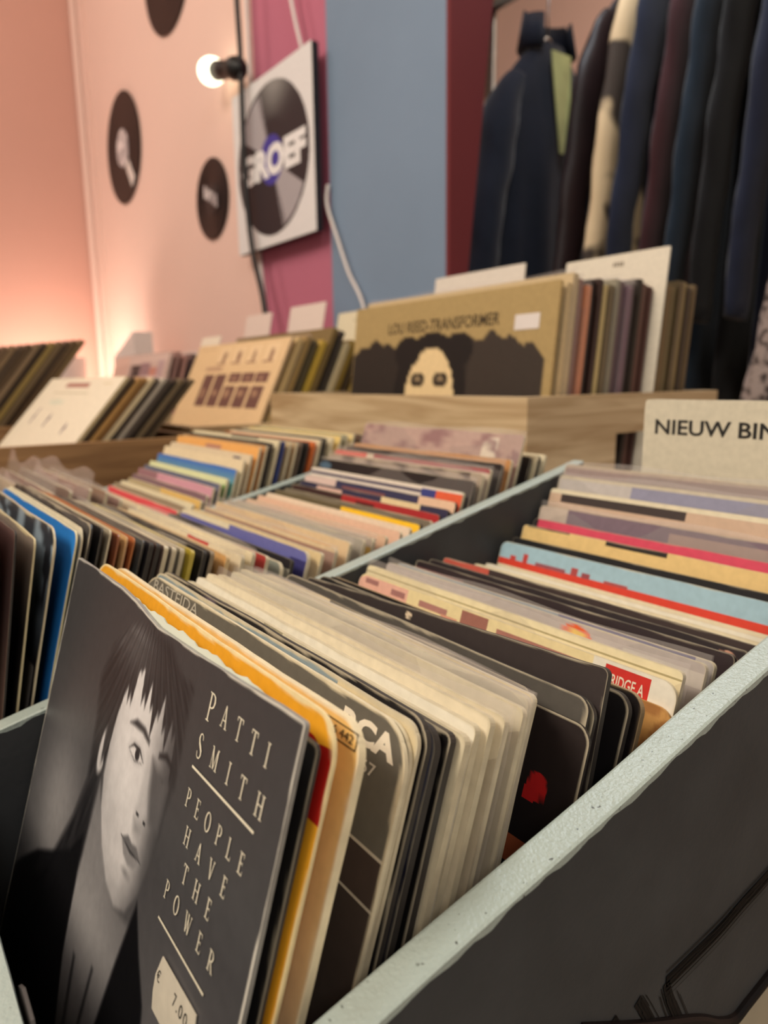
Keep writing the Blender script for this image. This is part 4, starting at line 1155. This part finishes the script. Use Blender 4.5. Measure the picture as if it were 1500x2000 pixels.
# ------------------------------------------------------------------ wall decorations
def wall_record(x, z, r, lr, label, labcol, extra=None):
    e = empty('vinyl_record', (x, 0.746, z), label, 'vinyl record', 'vinyl records on the salmon wall')
    prof = [(0.003, 0.0), (lr, 0.0), (lr * 1.03, 0.0006)]
    n = 26
    for i in range(n):
        rr = lr * 1.05 + (r * 0.98 - lr * 1.05) * i / (n - 1)
        prof.append((rr, 0.0004 + (0.0005 if i % 2 else 0.0)))
    prof += [(r, 0.0012), (r, 0.003)]
    rings = [[(x + q * math.cos(a), 0.746 - 0.0022 + d, z + q * math.sin(a)) for a in np.linspace(0, 2 * math.pi, 97)[:-1]] for q, d in prof]
    MB().rings(rings).build('disc', M_VINYL, e, smooth=False)
    rings = [[(x + lr * math.cos(a), 0.746 + d, z + lr * math.sin(a)) for a in np.linspace(0, 2 * math.pi, 49)[:-1]] for d in (-0.0026, -0.0021)]
    l = MB().rings(rings[::-1]).build('record_label', labcol, e)
    if extra: extra(e)
    return e
M_LAB = blotch_mat('printed_label_grey', (226, 216, 216), (168, 158, 160), 30, .5)
M_LABD = simple('dark_label', (44, 36, 37), .5)
def strip(e):  # plain white strip lying across the disc
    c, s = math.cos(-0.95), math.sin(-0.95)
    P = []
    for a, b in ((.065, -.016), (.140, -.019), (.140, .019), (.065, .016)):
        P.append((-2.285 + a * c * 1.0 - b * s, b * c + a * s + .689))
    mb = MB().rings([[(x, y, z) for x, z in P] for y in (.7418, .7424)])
    mb.build('white_strip', M_WHITE, e)['label'] = 'white strip'
def scrib(e):
    mb = MB()
    for k in range(5):
        a = -0.032 + k * 0.015
        mb.box(-1.672 + a, -1.672 + a + .010, .7410, .7416, .428 - a * .5 - .014, .428 - a * .5 + .014)
    mb.build('label_lettering', M_LAB, e)
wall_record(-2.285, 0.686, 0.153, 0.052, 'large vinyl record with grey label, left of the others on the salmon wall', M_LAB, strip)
wall_record(-1.672, 0.424, 0.090, 0.036, 'small seven inch vinyl record on the wall beside the poster', M_LABD, scrib)
wall_record(-1.868, 1.003, 0.153, 0.050, 'vinyl record cut off by the top of the photo', M_LAB)

# poster with a printed record
def poster_paint(U, V):
    X = (U - .5) * 312; Y = (.5 - V) * 318
    C = np.zeros(U.shape + (3,)); C[:] = lin((224, 222, 222))
    R = np.hypot(X, Y); A_ = np.degrees(np.arctan2(Y, X))
    d = R < 141
    C[d] = lin((46, 38, 42))
    hl = np.exp(-(((A_ - 82) / 22) ** 2)) * np.clip((R - 70) / 60, 0, 1) * d
    C = C * (1 - .45 * hl[..., None]) + lin((190, 190, 186)) * .45 * hl[..., None]
    tooth = 6 * np.sign(np.sin(R * 1.1))
    w = d & (R > 44) & (R < 134) & (((A_ > 108 + tooth * .5) & (A_ < 152)) | ((A_ > -72 - tooth * .5) & (A_ < -30)))
    C[w] = lin((168, 162, 166))
    C[R < 46] = lin((66, 58, 150))
    C[R < 4] = lin((30, 26, 30))
    return C
o = sleeve('poster', -1.317, 0.320, 0.312, 0.7225, 0.5785, 0.0, 0.014, (poster_paint, [], []), 41, edge=(40, 34, 40), wear=0.0, corner=.0015, wave=0, res=150,
           decals=[sans('GROEF', 30, 128, 262, 58, (234, 232, 232), .06)], mat=M_CARD)
tag(o, 'white square poster of a record lettered GROEF on the mauve wall', 'poster')
o = MB().tube(curve_pts([(-1.262, .722, .80), (-1.231, .722, .668), (-1.20, .722, .580)], 8), 0.0035, 8).build('hanging_string', M_WHITE, smooth=True)
tag(o, 'white string holding the poster from above', 'string')
o = MB().tube(curve_pts([(-1.150, .738, .345), (-1.150, .735, .31), (-1.118, .735, .246), (-1.085, .735, .185), (-1.045, .735, .13), (-1.01, .735, .03)], 8), 0.0032, 8).build('power_cable', M_WHITE, smooth=True)
tag(o, 'white cable hanging below the poster over the blue wall', 'cable')
o = MB().tube(curve_pts([(-1.452, .744, 1.1), (-1.447, .744, .77), (-1.445, .744, .60), (-1.44, .744, .3), (-1.412, .744, .12)], 8), 0.004, 8).build('power_cable', M_WHITE, smooth=True)
tag(o, 'pale cable running down the seam of salmon and mauve wall', 'cable')

# string light
e = empty('string_light', (-1.40, .70, .62), 'lit round bulb in a black socket on a black hanging cable', 'string light')
MB().tube(curve_pts([(-1.415, .70, 1.2), (-1.405, .70, .9), (-1.402, .70, .73), (-1.398, .70, .62), (-1.402, .70, .42), (-1.385, .70, .27), (-1.344, .70, .155), (-1.31, .69, .02), (-1.30, .685, -.05)], 8), 0.0055, 10).build('cable', M_BLACK, e, smooth=True)
d = Vector((-1.551 + 1.40, 0, .650 - .609)).normalized()
pt = lambda s: tuple(Vector((-1.400, .70, .609)) + d * s)
MB().tube([pt(-.010), pt(.006), pt(.012), pt(.030), pt(.045), pt(.060), pt(.075), pt(.112)], [.010, .018, .022, .022, .014, .013, .0175, .0195], 16).build('socket', M_BLACK, e, smooth=True)
prof = [(.110, .013), (.115, .0185), (.122, .0235), (.131, .0268), (.141, .0278), (.151, .0265), (.160, .0225), (.166, .0165), (.1695, .007)]
MB().tube([pt(a) for a, _ in prof], [r for _, r in prof], 20).build('bulb', M_BULB, e, smooth=True)

# warm lamp low in the corner behind the records
e = empty('corner_lamp', (-2.42, .52, FZ), 'small warm lamp shining up in the salmon corner', 'lamp')
MB().tube([(-2.42, .52, FZ), (-2.42, .52, FZ + .02), (-2.42, .52, FZ + .03), (-2.42, .52, -.14)], [.10, .10, .012, .012], 16).build('stand', M_BLACK, e, smooth=True)
MB().tube([(-2.42, .52, -.14), (-2.42, .52, -.125), (-2.42, .52, -.105), (-2.42, .52, -.085), (-2.42, .52, -.073)], [.012, .022, .03, .022, .006], 16).build('bulb', M_LAMP, e, smooth=True)
rings = []
for k in range(9):
    a = math.radians(-50 + k * 92 / 8)
    rings.append([(-2.42 + r * math.cos(a), .52 + r * math.sin(a), z) for r, z in ((.100, -.16), (.103, -.16), (.118, .078), (.115, .078))])
MB().rings(rings).build('added_light_shield', M_WHITE, e)  # added unseen shield, cuts the lamp's glow off along the back wall
pl = bpy.data.lights.new('corner_lamp_light', 'POINT')
pl.energy = 4.2
pl.color = (1.0, .82, .68)
pl.shadow_soft_size = 0.03
po = bpy.data.objects.new('corner_lamp_light', pl)
po.location = (-2.42, .52, -.035)
COL.objects.link(po)
e = MB().hexa([(-2.08, .61, FZ), (-1.90, .61, FZ), (-1.90, .66, FZ), (-2.08, .66, FZ), (-2.08, .61, .07), (-1.90, .61, .13), (-1.90, .66, .13), (-2.08, .66, .07)]).build('cardboard_box', M_WHITE)
tag(e, 'pale slanted box against the salmon wall, behind the pink-edged LPs', 'box')

# ------------------------------------------------------------------ clothes rail with jackets
RY, RZ = 1.33, 0.86
e = empty('clothes_rail', (-.75, RY, FZ), 'steel clothes rail carrying the dark jackets', 'clothes rail')
MB().tube([(-1.36, RY, RZ), (.1, RY, RZ)], .013, 12).build('rail', M_CHROME, e, smooth=True)
for x in (-1.34, .08):
    MB().tube([(x, RY, FZ + .03), (x, RY, RZ)], .014, 12).build('post', M_CHROME, e, smooth=True)
    MB().tube([(x, RY - .25, FZ + .02), (x, RY + .25, FZ + .02)], .014, 12).build('foot', M_CHROME, e, smooth=True)

def garment(x, dy, ztop, mat, label, sw=0.170, length=0.85, lapel=None, collar=None, tall=0.05, lining=None, depth=1.0, yaw=0.0, hanger=True, cat='jacket'):
    e = empty('jacket', (x, RY + dy, ztop), label, cat, 'jackets on the clothes rail')
    e.rotation_euler.z = yaw
    zs = [0, -.022, -.055, -.092, -.125, -.18, -.26, -.4, -.55, -.7, -length]
    aw = [.062, .085, .125, .165, .185, .188, .182, .180, .188, .198, .205]
    bd = [.022, .030, .036, .040, .043, .048, .050, .050, .052, .056, .058]
    rings = []
    for z, a, b in zip(zs, aw, bd):
        a *= sw / .215; b *= depth
        ring = []
        for k in range(40):
            an = k * 2 * math.pi / 40
            fo = 1 + (0.10 * math.sin(an * 7 + x * 40) + 0.06 * math.sin(an * 11 + x * 17)) * min(1, max(0, (-z - .08) * 3))
            ring.append((b * fo * math.cos(an), a * math.copysign(abs(math.sin(an)) ** .9, math.sin(an)), z))
        rings.append(ring)
    MBB = MB().rings(rings[::-1], caps=False)
    MBB.f.append(tuple(range(40))[::-1]); MBB.m.append(0)
    mesh_obj('body', MBB.v, MBB.f, mat, parent=e, smooth=True)
    for s in (-1, 1):
        k = sw / .215
        k *= 1.2
        pts = [(0, s * .100 * k, -.085), (0, s * .138 * k, -.140), (.004, s * .172 * k, -.25), (.008, s * .198 * k, -.38), (.010, s * .222 * k, -.52), (.012, s * .244 * k, -.70)]
        m = MB().tube(curve_pts(pts, 6), [.026 + .022 * min(1, i / 9) - .0006 * i for i in range(31)], 14)
        m.v = [(q[0] * depth, q[1] + .003 * math.sin(q[2] * (22 + 14 * abs(math.sin(x * 91))) + x * 137) + .002 * math.sin(q[2] * 63 + q[0] * 90 + x * 51), q[2]) for q in m.v]
        mesh_obj('sleeve', m.v, m.f, mat, parent=e, smooth=True)
    m = MB()
    rr = []
    for i in range(19):
        an = math.radians(40 + i * 280 / 18)
        hh = tall * (1.0 if 3 < i < 15 else .8)
        cx, cy = .028 * math.cos(an), .066 * math.sin(an)
        nx, ny = math.cos(an), math.sin(an)
        rr.append([(cx + .004 * nx, cy + .006 * ny, -.02), (cx + .001 * nx, cy - .004 * ny, hh), (cx + .010 * nx, cy + .002 * ny, hh + .006), (cx + .022 * nx, cy + .016 * ny, -.015)])
    m.rings(rr)
    m.v = [(q[0] * min(1, depth * 1.1), q[1], q[2]) for q in m.v]
    mesh_obj('collar', m.v, m.f, collar or mat, parent=e, smooth=True)
    if lining:
        m = MB().add([(.043 * depth + .006, -.040, -.03), (.043 * depth + .006, .022, -.03), (.052 * depth + .006, .014, -.12), (.062 * depth, -.008, -.235), (.062 * depth, -.020, -.235), (.052 * depth + .006, -.036, -.12)], [(0, 5, 4, 3, 2, 1)])
        m.v += [(a - .003, b, c) for a, b, c in m.v]
        m.f += [tuple(6 + i for i in (1, 2, 3, 4, 5, 0))]
        m.f += [(i, (i + 1) % 6, 6 + (i + 1) % 6, 6 + i) for i in range(6)]
        mesh_obj('lining', m.v, m.f, lining, parent=e)['label'] = 'yellow-green lining'
    if hanger:
        h = empty('clothes_hanger', (x, RY, ztop), label.split(' jacket')[0].split(' coat')[0] + ' jacket hanger of bent steel wire', 'hanger', 'hangers on the clothes rail')
        hz = RZ - ztop
        hook = [(0, 0, .02), (0, 0, hz - .0172)] + [(0, .0172 * math.cos(a), hz + .0172 * math.sin(a)) for a in np.linspace(math.radians(-75), math.radians(165), 12)]
        m = MB().tube([(a, b - (0.0), c) for a, b, c in hook], .0022, 8)
        mesh_obj('hook', m.v, m.f, M_CHROME, parent=h, smooth=True)
        m = MB().tube(curve_pts([(0, -.078, -.066), (0, -.04, -.035), (0, 0, .018), (0, .04, -.035), (0, .078, -.066)], 5), .004, 8)
        mesh_obj('shoulder_bar', m.v, m.f, M_CHROME, parent=h, smooth=True)
    return e
F = lambda n, rgb, r=.9: simple(n, rgb, r, .2, .18, 18, .2, 400, sheen=.15)
M_NAVY = F('dark_navy_cloth', (28, 31, 42)); M_NAVY2 = F('navy_cloth', (28, 33, 52)); M_BLUEJ = F('deep_blue_cloth', (26, 38, 52)); M_BLK = F('black_cloth', (16, 16, 19))
M_MAR = F('maroon_cloth', (58, 30, 34)); M_LEA = simple('brown_black_leather', (36, 22, 23), .5, .3, .3, 8); M_GREYC = F('pale_grey_cloth', (150, 150, 138))
M_COW = blotch_mat('cream_and_brown_hide', (60, 48, 40), (214, 188, 150), 9, .46, .03, .85)
M_LIN = F('yellow_green_lining', (176, 178, 118)); M_SPOT = blotch_mat('grey_spotted_cloth', (70, 60, 58), (156, 142, 138), 90, .45, .06, .8)
garment(-1.165, 0.0, .715, M_NAVY, 'dark navy jacket with a tall collar and yellow-green lining, farthest left', lining=M_LIN, tall=.055)
garment(-0.915, -.010, .735, M_LEA, 'brown-black leather jacket with pale grey collar, right of the navy one', collar=M_GREYC, tall=.05, depth=.42)
garment(-0.860, 0.01, .780, M_COW, 'cream and brown patched hide coat between dark jackets', tall=.03, depth=.40)
garment(-0.804, 0.0, .785, M_NAVY2, 'navy jacket just right of the patched hide coat', depth=.33, tall=.03)
garment(-0.752, 0.02, .785, M_MAR, 'maroon jacket between two blue jackets', depth=.33, tall=.03)
garment(-0.698, 0.01, .785, M_BLUEJ, 'deep blue jacket with a bright shoulder edge, right of the maroon one', depth=.34, tall=.03)
garment(-0.642, 0.0, .785, M_BLK, 'black coat hanging near the right edge', depth=.36, tall=.03)
garment(-0.582, 0.0, .785, M_NAVY2, 'navy coat at the right edge, beside the black coat', depth=.42, tall=.03)
garment(-0.515, 0.0, .785, M_BLK, 'black jacket nearest the camera on the clothes rail', depth=.45, tall=.03)
# spotted scarf hanging at the right edge
rings = []
for i in range(13):
    s = i / 12
    wd = .010 + .008 * s
    c = Vector((-.428 - .030 * s, .93, .17 - .235 * s))
    rings.append([(c.x + wd * math.cos(a) * (1 + .2 * math.sin(3 * a + i)), c.y + .008 * math.sin(a), c.z) for a in np.linspace(0, 2 * math.pi, 13)[:-1]])
o = MB().rings(rings[::-1]).build('scarf', M_SPOT, smooth=True)
tag(o, 'grey spotted scarf hanging at the right edge above the white card', 'scarf')
